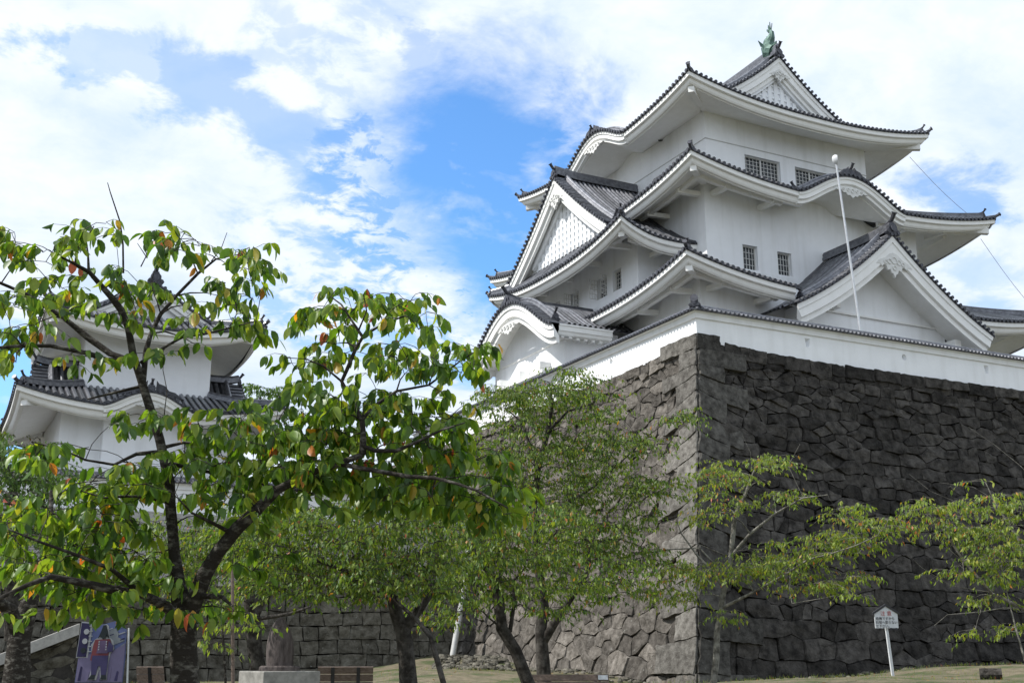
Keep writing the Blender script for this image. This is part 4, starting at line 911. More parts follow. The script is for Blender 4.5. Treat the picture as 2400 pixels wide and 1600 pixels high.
def photo_board():
    D = 24.0; k = D / 2720 * 1.0; c0 = Vector(at(235, 1590, D)); g = gz(c0.x, c0.y); T = thing('photo_board', 'painted photo board of a standing warrior beside a navy banner with two white discs', 'photo board', (c0.x, c0.y, g)); k = float(np.linalg.norm(np.array(at(300, 1530, D)) - at(200, 1530, D))) / 100
    rt = RT; fw = FW; Z0 = float(at(235, 1530, D)[2]); kz = (float(at(235, 1480, D)[2]) - float(at(235, 1580, D)[2])) / 100
    C = lambda px, py, n=0.: c0 + rt * ((px - 235) * k) - fw * n + Vector((0, 0, Z0 + (1530 - py) * kz - c0.z))
    fc = lambda n, c: MT.setdefault(n, flat(n, tuple(v * .6 for v in c)))
    z_ = [0.0]
    def shape(name, pts, colr, n, par): m = MB(); m.prism([C(x, y, n) for x, y in pts], fw * .012); return m.build(name, fc('paint_' + colr[0], colr[1]), par)
    W_ = ('white', (.55, .57, .6)); NV = ('navy', (.03, .025, .10)); BL = ('sky_blue', (.16, .20, .42)); PU = ('purple', (.16, .11, .22)); RD = ('red', (.26, .06, .07)); BK = ('ink', (.02, .03, .035)); LV = ('lavender', (.25, .22, .38)); DB = ('indigo', (.07, .06, .17)); GY = ('grey', (.30, .33, .36))
    bd = shape('board', [(173, 1598), (176, 1540), (205, 1470), (230, 1462), (268, 1452), (282, 1462), (290, 1475), (292, 1540), (290, 1598)], BL, 0, T)
    shape('painted_ground', [(175, 1597), (177, 1538), (210, 1530), (255, 1528), (290, 1505), (289, 1597)], LV, .014, bd)
    shape('banner_edge', [(171, 1540), (177, 1455), (206, 1458), (200, 1540)], W_, .016, bd); bn = shape('banner', [(173, 1538), (178.5, 1458), (200, 1460), (196, 1538)], NV, .03, bd)
    for cx_, cy_, cc in ((192.5, 1479, W_), (190.5, 1501.5, W_), (188.5, 1523, BK)): shape('banner_disc', [(cx_ + 6.6 * math.cos(a * .5236), cy_ + 6.6 * math.sin(a * .5236)) for a in range(12)], cc, .045, bn)
    for y in range(1465, 1536, 12): shape('banner_tie', [(199, y), (208, y - .5), (208, y + 1.5), (199, y + 2)], W_, .045, bn)
    shape('painted_hall', [(246, 1478), (262, 1470), (272, 1484), (270, 1492), (288, 1500), (262, 1510), (248, 1494)], GY, .016, bd)
    for i in range(9): x0 = 206 + (i * 37) % 78; y0 = 1466 + (i * 23) % 60; shape('brush_stroke', [(x0, y0), (min(x0 + 16, 287), y0 - 5), (min(x0 + 17, 288), y0 - 3.2), (x0 + 1, y0 + 2)], (W_, NV, GY)[i % 3], .02, bd)
    for i in range(6): x0 = 180 + i * 18; shape('brush_stroke', [(x0, 1594), (x0 + 5, 1560 + (i * 11) % 22), (x0 + 9, 1562 + (i * 11) % 22), (x0 + 7, 1594)], (NV, LV, DB)[i % 3], .022, bd)
    f = shape('figure_outline', [(206, 1592), (214, 1560), (210, 1535), (206, 1510), (215, 1497), (228, 1490), (232, 1464), (240, 1461), (246, 1466), (250, 1492), (260, 1500), (264, 1520), (256, 1530), (252, 1556), (252, 1592), (236, 1592), (232, 1566), (226, 1592)], W_, .028, bd)
    shape('coat', [(208, 1545), (212, 1512), (216, 1498), (252, 1496), (262, 1518), (252, 1528), (250, 1548), (212, 1548)], RD, .043, f); shape('robe', [(222, 1530), (226, 1500), (246, 1500), (250, 1530)], PU, .058, f); shape('sleeve', [(250, 1500), (262, 1512), (262, 1526), (248, 1528)], DB, .058, f)
    shape('trousers', [(212, 1550), (213, 1535), (252, 1535), (252, 1556), (250, 1582), (238, 1582), (235, 1560), (229, 1560), (225, 1582), (214, 1582)], DB, .058, f)
    shape('boots', [(206, 1591), (214, 1580), (224, 1580), (223, 1591)], BK, .06, f); shape('boots', [(237, 1591), (239, 1580), (250, 1580), (252, 1591)], BK, .06, f)
    shape('hat', [(222, 1495), (229, 1478), (233, 1464), (240, 1463), (245, 1478), (250, 1495), (244, 1490), (228, 1490)], BK, .045, f); shape('face_opening', [(229, 1492), (230, 1483), (236, 1480), (242, 1483), (243, 1492), (236, 1497)], BK, .06, f)
    for x in (226.5, 244.5):
        for y in (1501, 1507, 1513, 1519): shape('cord', [(x, y), (x + 2.5, y), (x + 2.2, y + 3.5), (x - .3, y + 3.5)], W_, .075, f)
    m = MB(); a = C(293, 1470, -.05); b_ = C(300, 1598, -.05); m.tube([b_ + (b_ - a) * .2, a], .018, 6); m.build('prop', MT['signw'], T)
photo_board()
def pole():
    b = Vector(ony(2014, 757, 34.6)); t = Vector(ony(1959, 380, 34.6)); b2 = b - (t - b) * .35; b2.z = 12.25 if b2.z < 12.25 else b2.z
    b2 = b + (t - b) * ((12.2 - b.z) / (t.z - b.z)); T = thing('flood_lamp', 'slim pale metal lamp pole with a round hooded lamp rising behind the plaster wall', 'lamp', b2)
    m = MB(); m.tube([b2, b2.lerp(t, .5), t], [.055, .05, .04], 10); m.build('pole', MT['metal'], T, smooth=True)
    m = MB(); c = t + Vector((0, 0, .1)); d = (RT * .95 - FW * .15 - Vector((0, 0, .35))).normalized()
    rows = []
    for i in range(8):
        a = i / 7 * math.pi * .5; rows.append([c - d * (math.cos(a) * .22 - .06) + (d.cross(Vector((0, 0, 1))) * math.cos(q) + Vector((0, 0, 1)) * math.sin(q)) * (.22 * math.sin(a) + .01) for q in [2 * math.pi * j / 16 for j in range(16)]])
    m.grid(rows, closed=True); h = m.build('lamp_head', MT['signw'], T, smooth=True); m = MB(); m.disc(c + d * .05, d, .20, .01, 16); m.build('lens', MT['glass'], h)
    m = MB(); m.tube([t, t + Vector((0, 0, .04)), c - Vector((0, 0, .2))], .03, 8); m.build('bracket', MT['metal'], T)
pole()
def pipe():
    a = Vector(at(1059, 1545, 51.5)); b = Vector(at(1096, 1330, 52.5)); a.z = gz(a.x, a.y) - .1; T = MB(); T.tube([a, a.lerp(b, .5), b, b + Vector((.3, .4, 2))], .125, 12)
    tag(T.build('drain_pipe', MT['pipe'], smooth=True), 'pale grey pipe leaning in the angle between the two stone walls', 'pipe')
pipe()
def stump():
    c = Vector(at(2322, 1579, 33)); m = MB(); c.z = gz(c.x, c.y) + .12; ax = (RT * .9 - FW * .3).normalized(); rows = []
    for i in range(6): rows.append([c + ax * (-.26 + i * .104) + (ax.cross(Vector((0, 0, 1))) * math.cos(q) * .17 + Vector((0, 0, 1)) * math.sin(q) * .16) * (1 + .14 * noise.noise(Vector((q * 1.5, i * .7, 2)))) for q in [2 * math.pi * j / 10 for j in range(10)]])
    m.grid(rows, closed=True); m.poly(rows[0][::-1]); m.poly(rows[-1]); tag(m.build('log', MT['barkg']), 'short sawn log lying on the dry grass near the right edge', 'log')
stump()
def stair():
    y = 47.2; a = Vector(ony(-60, 1556, y)); b = Vector(ony(185, 1462, y)); T = thing('stone_stair', 'stone stair flank with a pale sloping coping at lower left', 'stair', (a.x, a.y, 1.2))
    m = MB(); t = (b - a).normalized(); up = Vector((0, 0, 1)); m.box((a + b) / 2 - up * .18, (b - a) / 2, (0, .3, 0), up * .2); m.build('coping', MT['cut'], T)
    m = MB(); X0 = a.x; 
    stone_wall(m, (b.x - a.x), lambda u: 1, lambda u, v, n: (X0 + u, y + .1 - n, .8 + (v + .6) / 1.6 * (a.z - 1.2 + (b.z - a.z) * u / (b.x - a.x) + .0)), hb=.45, ht=.4, asp=2.2, vmin=-.6); m.build('flank_stones', MT['stone2'], T)
    m = MB(); m.prism([(a.x, y + .12, 0), (b.x, y + .12, 0), (b.x, y + .12, b.z - .3), (a.x, y + .12, a.z - .3)], (0, 2.0, 0)); m.build('core', MT['gap'], T)
stair()
# ------------------------------------------------------------------ trees
def leaf_template(fine):      # unit leaf along +x, folded on the midrib, tip drooping ; returns verts, faces
    if fine:
        xs = [0, .16, .4, .68, .88, 1.0]; ws = [.025, .19, .262, .215, .105, 0.0]; V = []; F = []
        for x, w in zip(xs, ws): z = -.16 * x * x; V += [(x, -w, z + w * .35), (x, 0, z), (x, w, z + w * .35)]
        for i in range(5): b = i * 3; F += [(b, b + 3, b + 4, b + 1), (b + 1, b + 4, b + 5, b + 2)]
        return np.array(V), np.array(F)
    V = [(0, 0, 0), (.45, -.22, .06), (.45, 0, -.02), (.45, .22, .06), (1, 0, -.12)]; F = [(0, 1, 4, 2), (0, 2, 4, 3)]
    return np.array(V, float), np.array(F)
def leaves_mesh(name, pos, direc, size, m, parent, fine, droop_n=.8):
    V, F = leaf_template(fine); n = len(pos); X = direc / np.linalg.norm(direc, axis=1)[:, None]
    up = rng.normal(size=(n, 3)) * .55 + np.array([0, 0, droop_n]); Y = np.cross(up, X); Y /= np.linalg.norm(Y, axis=1)[:, None] + 1e-9; Zz = np.cross(X, Y)
    sz = size * rng.uniform(.65, 1.2, n); wd = rng.uniform(.8, 1.15, n)
    W_ = pos[:, None, :] + (V[None, :, 0:1] * X[:, None, :] + V[None, :, 1:2] * wd[:, None, None] * Y[:, None, :] + V[None, :, 2:3] * rng.uniform(.3, 2.0, n)[:, None, None] * Zz[:, None, :]) * sz[:, None, None]
    vv = W_.reshape(-1, 3); ff = (F[None] + (np.arange(n) * len(V))[:, None, None]).reshape(-1, 4)
    me = bpy.data.meshes.new(name); me.vertices.add(len(vv)); me.vertices.foreach_set('co', vv.astype(np.float32).ravel())
    me.loops.add(ff.size); me.loops.foreach_set('vertex_index', ff.astype(np.int32).ravel()); me.polygons.add(len(ff)); me.polygons.foreach_set('loop_start', np.arange(0, ff.size, 4, dtype=np.int32)); me.polygons.foreach_set('loop_total', np.full(len(ff), 4, dtype=np.int32))
    me.materials.append(m); me.update(calc_edges=True)
    if fine: me.polygons.foreach_set('use_smooth', [True] * len(ff))
    o = bpy.data.objects.new(name, me); COL.objects.link(o); o.parent = parent; o.matrix_parent_inverse = Matrix.Translation(-Vector(ROOTLOC.get(parent.name, (0, 0, 0)))); return o
def tree(name, label, cat, stems, ells, D, spread, leafL, per,  mtl, bark, group=None, fine=False, twigr=.006, reach=9, fan=.16, bare=(), arch=.12, minr=.0035, flower_up=0., dens=1.0):
    # stems: lists of (px,py,dist,radius); ells: leafy regions (px,py,rx,ry,n[,dist])
    nodes = []; paths = []
    for st in list(stems) + list(bare):
        pts = [(Vector(at(p[0], p[1], p[2])), p[3] * (1 if fine else .8)) for p in st]; out = []
        for i in range(len(pts) - 1):
            (a, ra), (b, rb) = pts[i], pts[i + 1]; k = max(1, int((b - a).length / (D * .018)))
            pa = pts[i - 1][0] if i else a * 2 - b; pb = pts[i + 2][0] if i + 2 < len(pts) else b * 2 - a
            for j in range(k):
                t = j / k; t2 = t * t; t3 = t2 * t
                q = a * (2 * t3 - 3 * t2 + 1) + (b - pa) * .5 * (t3 - 2 * t2 + t) + b * (-2 * t3 + 3 * t2) + (pb - a) * .5 * (t3 - t2)
                out.append((q, ra + (rb - ra) * t))
        out.append(pts[-1]); jr = .002 * D
        out = [(p + Vector([random.gauss(0, jr * .25) for _ in range(3)]) if 0 < i < len(out) - 1 else p, r) for i, (p, r) in enumerate(out)]
        paths.append(out)
        if st not in bare: nodes += [(p, r) for p, r in out[len(out) // 6:]]
    NP_ = [tuple(p) for p, r in nodes]; NR = [r for p, r in nodes]; ND = [0] * len(nodes)
    tg = []
    for e in ells:
        for _ in range(int(e[4] * dens)):
            while True:
                a, b = random.uniform(-1, 1), random.uniform(-1, 1)
                if a * a + b * b < 1: break
            dd = (e[5] if len(e) > 5 else D) + random.uniform(-spread, spread); tg.append(Vector(at(e[0] + a * e[2], e[1] + b * e[3], dd)))
    arr = np.array(NP_); P_ = np.array([tuple(t) for t in tg]); lp = []; ld = []; sp_ = []
    d0 = np.min(np.linalg.norm(P_[:, None, :] - arr[None], axis=2), axis=1) if len(P_) else []
    arr = list(map(np.array, NP_))
    for i in np.argsort(d0):
        t = tg[i]; A = np.array(arr); dv = np.array(t) - A; dist = np.linalg.norm(dv, axis=1); cost = dist + np.maximum(0, A[:, 2] - t.z) * .8 + np.array(ND) * .02 * D * .1
        j = int(np.argmin(cost)); p0 = Vector(arr[j]); Ld = (t - p0).length; r0 = min(NR[j] * .62, twigr * (1 + Ld * 14 / D) ) ; r0 = max(r0, minr)
        if Ld > .02:
            n = max(3, int(Ld / (D * .014))); n = min(n, 12); path = []; jx = Ld * .05
            for q in range(n + 1):
                s = q / n; p = p0.lerp(t, s) + Vector((0, 0, arch * Ld * math.sin(s * math.pi) - .05 * Ld * s * s)) + (Vector([random.gauss(0, jx * .6) for _ in range(3)]) if 0 < q < n else Vector())
                path.append((p, r0 + (minr * .8 - r0) * s)); 
                if q: arr.append(np.array(p)); NR.append(max(path[-1][1], minr)); ND.append(ND[j] + 1)
            paths.append(path); tail = [p for p, r in path]
        else: tail = [p0, t]
        dirt = (tail[-1] - tail[-2]).normalized()
        # a spray: a few thin shoots, near level and sagging at the tip, with leaves hanging along them
        k = 2 if fine else 4; a0_ = math.atan2(dirt.y, dirt.x); shoots = []
        for q in range(k):
            ang = a0_ + random.gauss(0, .9 if fine else 1.3); ln = fan * random.uniform(1.2, 2.6); d_ = Vector((math.cos(ang), math.sin(ang), random.uniform(-.1, .45)))
            f = lambda s, t=t, d_=d_, ln=ln: t + d_ * (ln * s) - Vector((0, 0, .38 * ln * s * s))
            shoots.append((f, d_)); sp_.append([(f(s), minr * (.8 - .4 * s)) for s in (0, .5, 1)])
        for q in range(per):
            f, d_ = shoots[q % k]; s = min(1., random.random() ** .8 + .02)
            base = f(s) + Vector([random.gauss(0, fan * .05) for _ in range(3)])
            ang = random.uniform(0, 2 * math.pi); side = Vector((math.cos(ang), math.sin(ang), 0)); dr = Vector((d_.x, d_.y, 0)) * .35 + side * random.uniform(.15, .7) + Vector((0, 0, random.uniform(-1.4, -.35)))
            lp.append(tuple(base)); ld.append(tuple(dr))
    base = Vector(at(*stems[0][0][:3])); T = thing(name, label, cat, base, group)
    TB = MB(); BB = MB()
    for k, pth in enumerate(paths):
        big = pth[0][1] > .02 * D / 6 or k < len(stems); ns = 10 if pth[0][1] > .03 else (6 if pth[0][1] > .012 else 4)
        TB.tube([p for p, r in pth], [r * (1 + .12 * noise.noise(p * 9)) for p, r in pth], ns)
    for pth in sp_: TB.tube([p for p, r in pth], [r for p, r in pth], 3, cap=False)
    TB.build('trunk', bark, T, smooth=True)
    if lp: leaves_mesh('crown', np.array(lp), np.array(ld), leafL, mtl, T, fine)
    return T
# near cherry tree at the left
N0 = 6.0
near = [
 [(436, 1660, N0, .072), (432, 1560, N0, .066), (432, 1500, N0, .064), (430, 1440, N0, .060), (418, 1370, N0, .036), (408, 1290, N0, .028), (402, 1180, N0, .0265), (386, 1080, N0, .025), (358, 980, N0, .022), (335, 900, N0, .0205), (312, 831, N0, .018), (300, 770, N0 - .05, .017), (286, 727, N0 - .1, .018), (262, 697, N0 - .1, .016), (244, 677, N0 - .1, .015), (208, 638, N0 - .15, .011), (178, 620, N0 - .2, .008), (125, 593, N0 - .2, .004)],
 [(430, 1450, N0, .058), (458, 1400, N0 - .05, .043), (480, 1345, N0 - .1, .038), (515, 1290, N0 - .15, .034), (560, 1235, N0 - .2, .032), (600, 1195, N0 - .25, .029), (650, 1150, N0 - .3, .022), (720, 1110, N0 - .3, .017), (790, 1085, N0 - .35, .016), (850, 1065, N0 - .35, .014)],
 [(850, 1065, N0 - .35, .018), (853, 1020, N0 - .35, .015), (846, 985, N0 - .3, .013), (820, 930, N0 - .3, .011), (800, 895, N0 - .3, .010), (815, 860, N0 - .3, .010), (835, 815, N0 - .3, .009), (852, 785, N0 - .3, .008), (900, 758, N0 - .35, .006), (950, 740, N0 - .4, .004)],
 [(849, 788, N0 - .3, .008), (822, 745, N0 - .3, .006), (800, 715, N0 - .25, .005), (775, 695, N0 - .2, .003)],
 [(840, 775, N0 - .3, .005), (860, 730, N0 - .3, .004), (852, 690, N0 - .3, .003)],
 [(850, 1045, N0 - .35, .013), (880, 1053, N0 - .4, .012), (930, 1057, N0 - .45, .010), (990, 1030, N0 - .5, .007), (1035, 1007, N0 - .5, .005), (1090, 990, N0 - .5, .003)],
 [(846, 985, N0 - .3, .011), (885, 950, N0 - .3, .009), (930, 917, N0 - .2, .008), (1005, 902, N0 - .2, .006), (1080, 845, N0 - .2, .004), (1120, 820, N0 - .2, .003)],
 [(790, 1085, N0 - .35, .015), (900, 1110, N0 - .5, .012), (1020, 1120, N0 - .6, .009), (1120, 1150, N0 - .7, .007), (1190, 1190, N0 - .7, .004)],
 [(318, 846, N0, .017), (250, 845, N0 - .1, .014), (208, 829, N0 - .15, .012), (119, 814, N0 - .2, .010), (50, 811, N0 - .25, .009), (-40, 818, N0 - .3, .007)],
 [(312, 846, N0, .016), (259, 831, N0 + .1, .018), (208, 793, N0 + .15, .017), (149, 745, N0 + .2, .013), (98, 715, N0 + .2, .011), (60, 692, N0 + .2, .009), (0, 662, N0 + .2, .008), (-60, 640, N0 + .2, .006)],
 [(335, 895, N0, .016), (342, 822, N0 + .05, .013), (351, 781, N0 + .1, .012), (378, 736, N0 + .1, .011), (416, 692, N0 + .15, .009), (464, 641, N0 + .15, .008), (506, 605, N0 + .2, .006), (560, 596, N0 + .2, .003)],
 [(330, 850, N0, .011), (387, 811, N0 - .1, .009), (430, 790, N0 - .15, .008), (476, 781, N0 - .2, .006), (536, 769, N0 - .2, .004), (600, 752, N0 - .2, .003)],
 [(208, 640, N0 - .15, .008), (205, 600, N0 - .15, .005), (203, 561, N0 - .15, .004), (220, 530, N0 - .15, .003)],
 [(205, 935, N0 + .1, .004), (330, 905, N0, .009)],
 [(372, 1059, N0, .012), (320, 1062, N0 - .1, .009), (268, 1088, N0 - .2, .007), (200, 1075, N0 - .25, .005), (149, 1056, N0 - .3, .004), (74, 1035, N0 - .3, .003)],
 [(390, 1083, N0, .013), (446, 1098, N0 + .1, .010), (536, 1115, N0 + .2, .008), (620, 1135, N0 + .2, .006), (700, 1150, N0 + .2, .004)],
 [(384, 1048, N0, .010), (431, 1038, N0 + .1, .007), (506, 1044, N0 + .1, .004), (570, 1030, N0 + .1, .003)],
 [(404, 1180, N0, .009), (340, 1160, N0 - .15, .007), (245, 1166, N0 - .3, .005), (190, 1150, N0 - .3, .003)],
 [(545, 1250, N0 - .18, .012), (500, 1225, N0 - .3, .009), (450, 1200, N0 - .35, .006), (420, 1170, N0 - .4, .004)],
 [(425, 1450, N0, .034), (380, 1415, N0 - .15, .024), (330, 1390, N0 - .25, .02), (268, 1379, N0 - .3, .020), (178, 1358, N0 - .4, .016), (119, 1349, N0 - .45, .013), (60, 1370, N0 - .5, .010), (-30, 1415, N0 - .5, .007)],
 [(330, 1390, N0 - .25, .015), (260, 1335, N0 - .35, .010), (180, 1300, N0 - .4, .008), (90, 1270, N0 - .45, .006), (20, 1240, N0 - .45, .004)],
 [(460, 1395, N0 - .05, .020), (520, 1400, N0 - .2, .010), (545, 1420, N0 - .3, .005)]]
nell = [(15, 560, 40, 40, 5), (110, 590, 70, 45, 7), (150, 560, 60, 35, 6), (225, 535, 55, 40, 4), (60, 690, 80, 60, 9), (150, 680, 80, 60, 9), (250, 640, 60, 40, 5), (330, 690, 70, 45, 7), (410, 560, 45, 45, 6), (400, 600, 45, 40, 5), (470, 600, 30, 30, 2), (600, 610, 40, 35, 5), (560, 600, 40, 35, 5), (570, 700, 65, 50, 11), (555, 765, 60, 35, 6), (440, 720, 60, 30, 3), (90, 800, 90, 60, 7), (50, 740, 60, 50, 7), (340, 820, 60, 25, 3), (300, 750, 50, 30, 3), (190, 840, 40, 25, 3), (440, 790, 40, 20, 2),
 (290, 985, 40, 35, 3), (385, 975, 50, 30, 3), (440, 985, 50, 30, 3), (560, 1000, 90, 65, 16), (160, 1060, 110, 25, 6), (60, 1045, 50, 25, 3), (720, 970, 90, 70, 24), (860, 975, 130, 80, 38), (1010, 960, 110, 65, 26), (730, 880, 50, 35, 6), (790, 720, 70, 45, 11), (850, 700, 50, 30, 6), (930, 720, 60, 40, 9), (990, 730, 40, 50, 5), (980, 770, 30, 30, 2), (770, 765, 60, 45, 8), (720, 830, 60, 35, 7), (900, 840, 80, 40, 9), (960, 830, 60, 40, 8), (1060, 840, 75, 40, 12), (1110, 830, 40, 30, 5), (800, 800, 35, 30, 2),
 (700, 1060, 170, 70, 60), (900, 1090, 190, 70, 64), (1060, 1100, 150, 70, 36), (500, 1040, 80, 50, 12), (760, 1150, 120, 40, 16), (1180, 1170, 70, 50, 16), (1130, 1180, 80, 50, 14), (1000, 1170, 130, 40, 16), (430, 1110, 150, 60, 30), (280, 1140, 110, 50, 18), (540, 1170, 110, 60, 22), (220, 1190, 130, 60, 24), (80, 1230, 90, 60, 16), (280, 1270, 130, 60, 30), (100, 1320, 100, 50, 18), (300, 1340, 110, 50, 20), (180, 1400, 120, 40, 14), (330, 1430, 60, 30, 4), (450, 1400, 70, 40, 6), (540, 1430, 30, 30, 2), (20, 1440, 25, 25, 1), (640, 1280, 50, 25, 2), (580, 1310, 40, 30, 2)]
tree('cherry_tree', 'nearest cherry tree, large drooping green leaves with a few orange ones, at left', 'tree', near, nell, N0, .45, .075, 9, MT['leaf'], MT['bark'], fine=True, twigr=.004, fan=.058, dens=1.0, minr=.0022,
     bare=[[(289, 640, N0, .005), (283, 519, N0, .004), (259, 451, N0, .003), (252, 428, N0, .002)], [(330, 625, N0, .0035), (345, 600, N0, .003), (335, 565, N0, .0015)], [(345, 605, N0, .003), (322, 570, N0, .0015)], [(495, 612, N0 + .2, .003), (520, 585, N0 + .2, .0025), (532, 545, N0 + .2, .0015)], [(120, 1170, N0, .004), (180, 1130, N0, .003), (230, 1125, N0, .002)]])
SM = dict(twigr=.014, fan=.28, minr=.005, dens=1.75)
grp = 'small leaved cherry trees below the stone walls'
tree('cherry_tree', 'leaning small leaved cherry tree with a curved dark trunk by the front bench', 'tree',
 [[(1262, 1680, 21, .17), (1238, 1600, 21, .15), (1208, 1522, 21, .14), (1178, 1471, 21, .13), (1167, 1403, 21, .125), (1152, 1352, 21, .11), (1125, 1305, 21, .085), (1098, 1269, 21, .06), (1060, 1250, 21, .03)],
  [(1160, 1370, 21, .07), (1180, 1320, 21.3, .05), (1180, 1270, 21.5, .035), (1170, 1210, 21.5, .02)], [(1195, 1480, 21, .05), (1204, 1420, 21, .04), (1204, 1363, 21, .035), (1230, 1330, 21, .02)]],
 [(1150, 1350, 90, 45, 16), (1100, 1310, 90, 50, 22), (1220, 1290, 90, 40, 22), (1080, 1390, 70, 40, 11), (1230, 1390, 60, 25, 6), (1060, 1450, 45, 25, 5), (1250, 1230, 110, 50, 28), (1130, 1230, 90, 40, 18), (1340, 1340, 80, 40, 12), (1450, 1340, 60, 30, 6), (1290, 1430, 60, 20, 4)], 21, 1.3, .10, 32, MT['leaf2'], MT['barkg'], grp, **SM)
tree('cherry_tree', 'tall small leaved cherry tree whose crown overlaps the white wall left of the stone corner', 'tree',
 [[(1280, 1680, 27, .22), (1277, 1575, 27, .2), (1268, 1477, 27, .17), (1275, 1420, 27, .15), (1262, 1330, 27, .12), (1255, 1200, 27, .10), (1262, 1100, 27, .09), (1282, 1014, 27, .07), (1293, 951, 27, .045), (1290, 900, 27, .02)],
  [(1262, 1100, 27, .06), (1240, 1040, 27.3, .05), (1225, 990, 27.3, .035), (1190, 960, 27.5, .02)], [(1282, 1014, 27, .05), (1330, 960, 26.8, .035), (1390, 945, 26.8, .02)],
  [(1275, 1500, 27, .13), (1310, 1440, 26.8, .11), (1345, 1390, 26.6, .09), (1380, 1340, 26.5, .06), (1385, 1270, 26.5, .04), (1420, 1230, 26.5, .02)], [(1268, 1250, 27, .06), (1330, 1180, 26.7, .05), (1400, 1130, 26.7, .035), (1480, 1060, 26.7, .02), (1560, 990, 26.5, .012), (1640, 985, 26.5, .008)]],
 [(1250, 920, 100, 35, 26), (1330, 900, 80, 35, 18), (1190, 950, 60, 40, 10), (1290, 960, 110, 45, 24), (1400, 950, 60, 40, 9), (1210, 1030, 90, 50, 26), (1130, 1080, 60, 40, 14), (1330, 1050, 100, 50, 26), (1440, 1050, 80, 50, 18), (1270, 1130, 130, 50, 38), (1420, 1130, 110, 45, 24), (1530, 1130, 60, 40, 8), (1520, 1040, 50, 30, 6), (1580, 975, 60, 18, 6), (1380, 1210, 110, 40, 26), (1490, 1210, 70, 40, 8), (1430, 1290, 100, 40, 24), (1350, 1290, 70, 40, 12), (1540, 1290, 50, 25, 5), (1310, 1380, 60, 25, 6), (1410, 1380, 60, 30, 9), (1330, 870, 20, 12, 2)],
 27, 1.6, .105, 34, MT['leaf2'], MT['barkg'], grp, twigr=.016, fan=.30, minr=.006, dens=1.6)
tree('cherry_tree', 'spreading small leaved cherry tree with a thick dark forked trunk behind the bench', 'tree',
 [[(962, 1700, 18, .2), (958, 1600, 18, .17), (946, 1477, 18, .155), (929, 1433, 18, .12), (917, 1403, 18, .09), (895, 1365, 18, .07), (872, 1335, 18, .05), (830, 1300, 18, .03)], [(950, 1470, 18, .12), (982, 1433, 18, .09), (1005, 1395, 18, .08), (1018, 1340, 18.2, .065), (1030, 1280, 18.3, .05), (1040, 1220, 18.4, .03)],
  [(1052, 1690, 16.5, .06), (1039, 1600, 16.5, .05), (1006, 1492, 16.6, .045), (976, 1448, 16.8, .035), (930, 1410, 17, .03), (860, 1375, 17, .02), (780, 1370, 17, .012)], [(900, 1370, 18, .05), (820, 1340, 17.5, .035), (740, 1310, 17.2, .025), (680, 1290, 17, .015)]],
 [(700, 1245, 120, 45, 32), (840, 1230, 120, 50, 36), (970, 1245, 90, 60, 24), (640, 1320, 100, 45, 26), (780, 1320, 130, 45, 40), (920, 1330, 110, 40, 28), (1020, 1300, 60, 40, 9), (610, 1380, 50, 22, 6), (740, 1380, 70, 22, 9), (860, 1375, 80, 22, 12), (1010, 1370, 50, 30, 8), (570, 1260, 60, 50, 12), (1080, 1180, 70, 40, 14), (900, 1180, 120, 30, 16)], 17.6, 1.4, .085, 36, MT['leaf2'], MT['barkg'], grp, **SM)
tree('cherry_tree', 'dark trunked small leaved cherry tree behind the standing stone', 'tree',
 [[(600, 1640, 24, .22), (600, 1560, 24, .2), (596, 1450, 24, .19), (585, 1380, 24, .16), (560, 1320, 24, .1), (520, 1270, 24, .06), (470, 1250, 24, .03)], [(598, 1440, 24, .12), (630, 1370, 24, .08), (660, 1300, 24.3, .05)], [(600, 1450, 23.5, .05), (680, 1440, 23, .04), (730, 1420, 22.5, .02)]],
 [(420, 1250, 70, 45, 16), (500, 1300, 90, 60, 30), (400, 1330, 90, 60, 18), (560, 1250, 80, 50, 22), (620, 1200, 70, 30, 14), (480, 1390, 90, 40, 10), (700, 1190, 60, 30, 10)], 24, 1.5, .105, 34, MT['leaf2'], MT['barkg'], grp, twigr=.016, fan=.30, minr=.006, dens=1.6)
tree('cherry_sapling', 'thin sapling with fresh green leaves beside a wooden stake', 'sapling', [[(530, 1640, 13, .018), (528, 1560, 13, .015), (522, 1480, 13, .011), (530, 1420, 13, .006)]],
 [(515, 1465, 35, 30, 7), (575, 1465, 40, 15, 4), (505, 1520, 25, 25, 5), (560, 1440, 40, 15, 3), (520, 1420, 30, 20, 3)], 13, .3, .075, 10, MT['leaf3'], MT['bark'], fan=.13, twigr=.006, minr=.003)
m = MB(); a = Vector(at(546, 1650, 13.1)); b = Vector(at(545, 1325, 13.1)); m.tube([a, b], [.019, .017], 8); tag(m.build('wooden_stake', MT['wood']), 'tall thin weathered stake tied beside the sapling', 'stake')
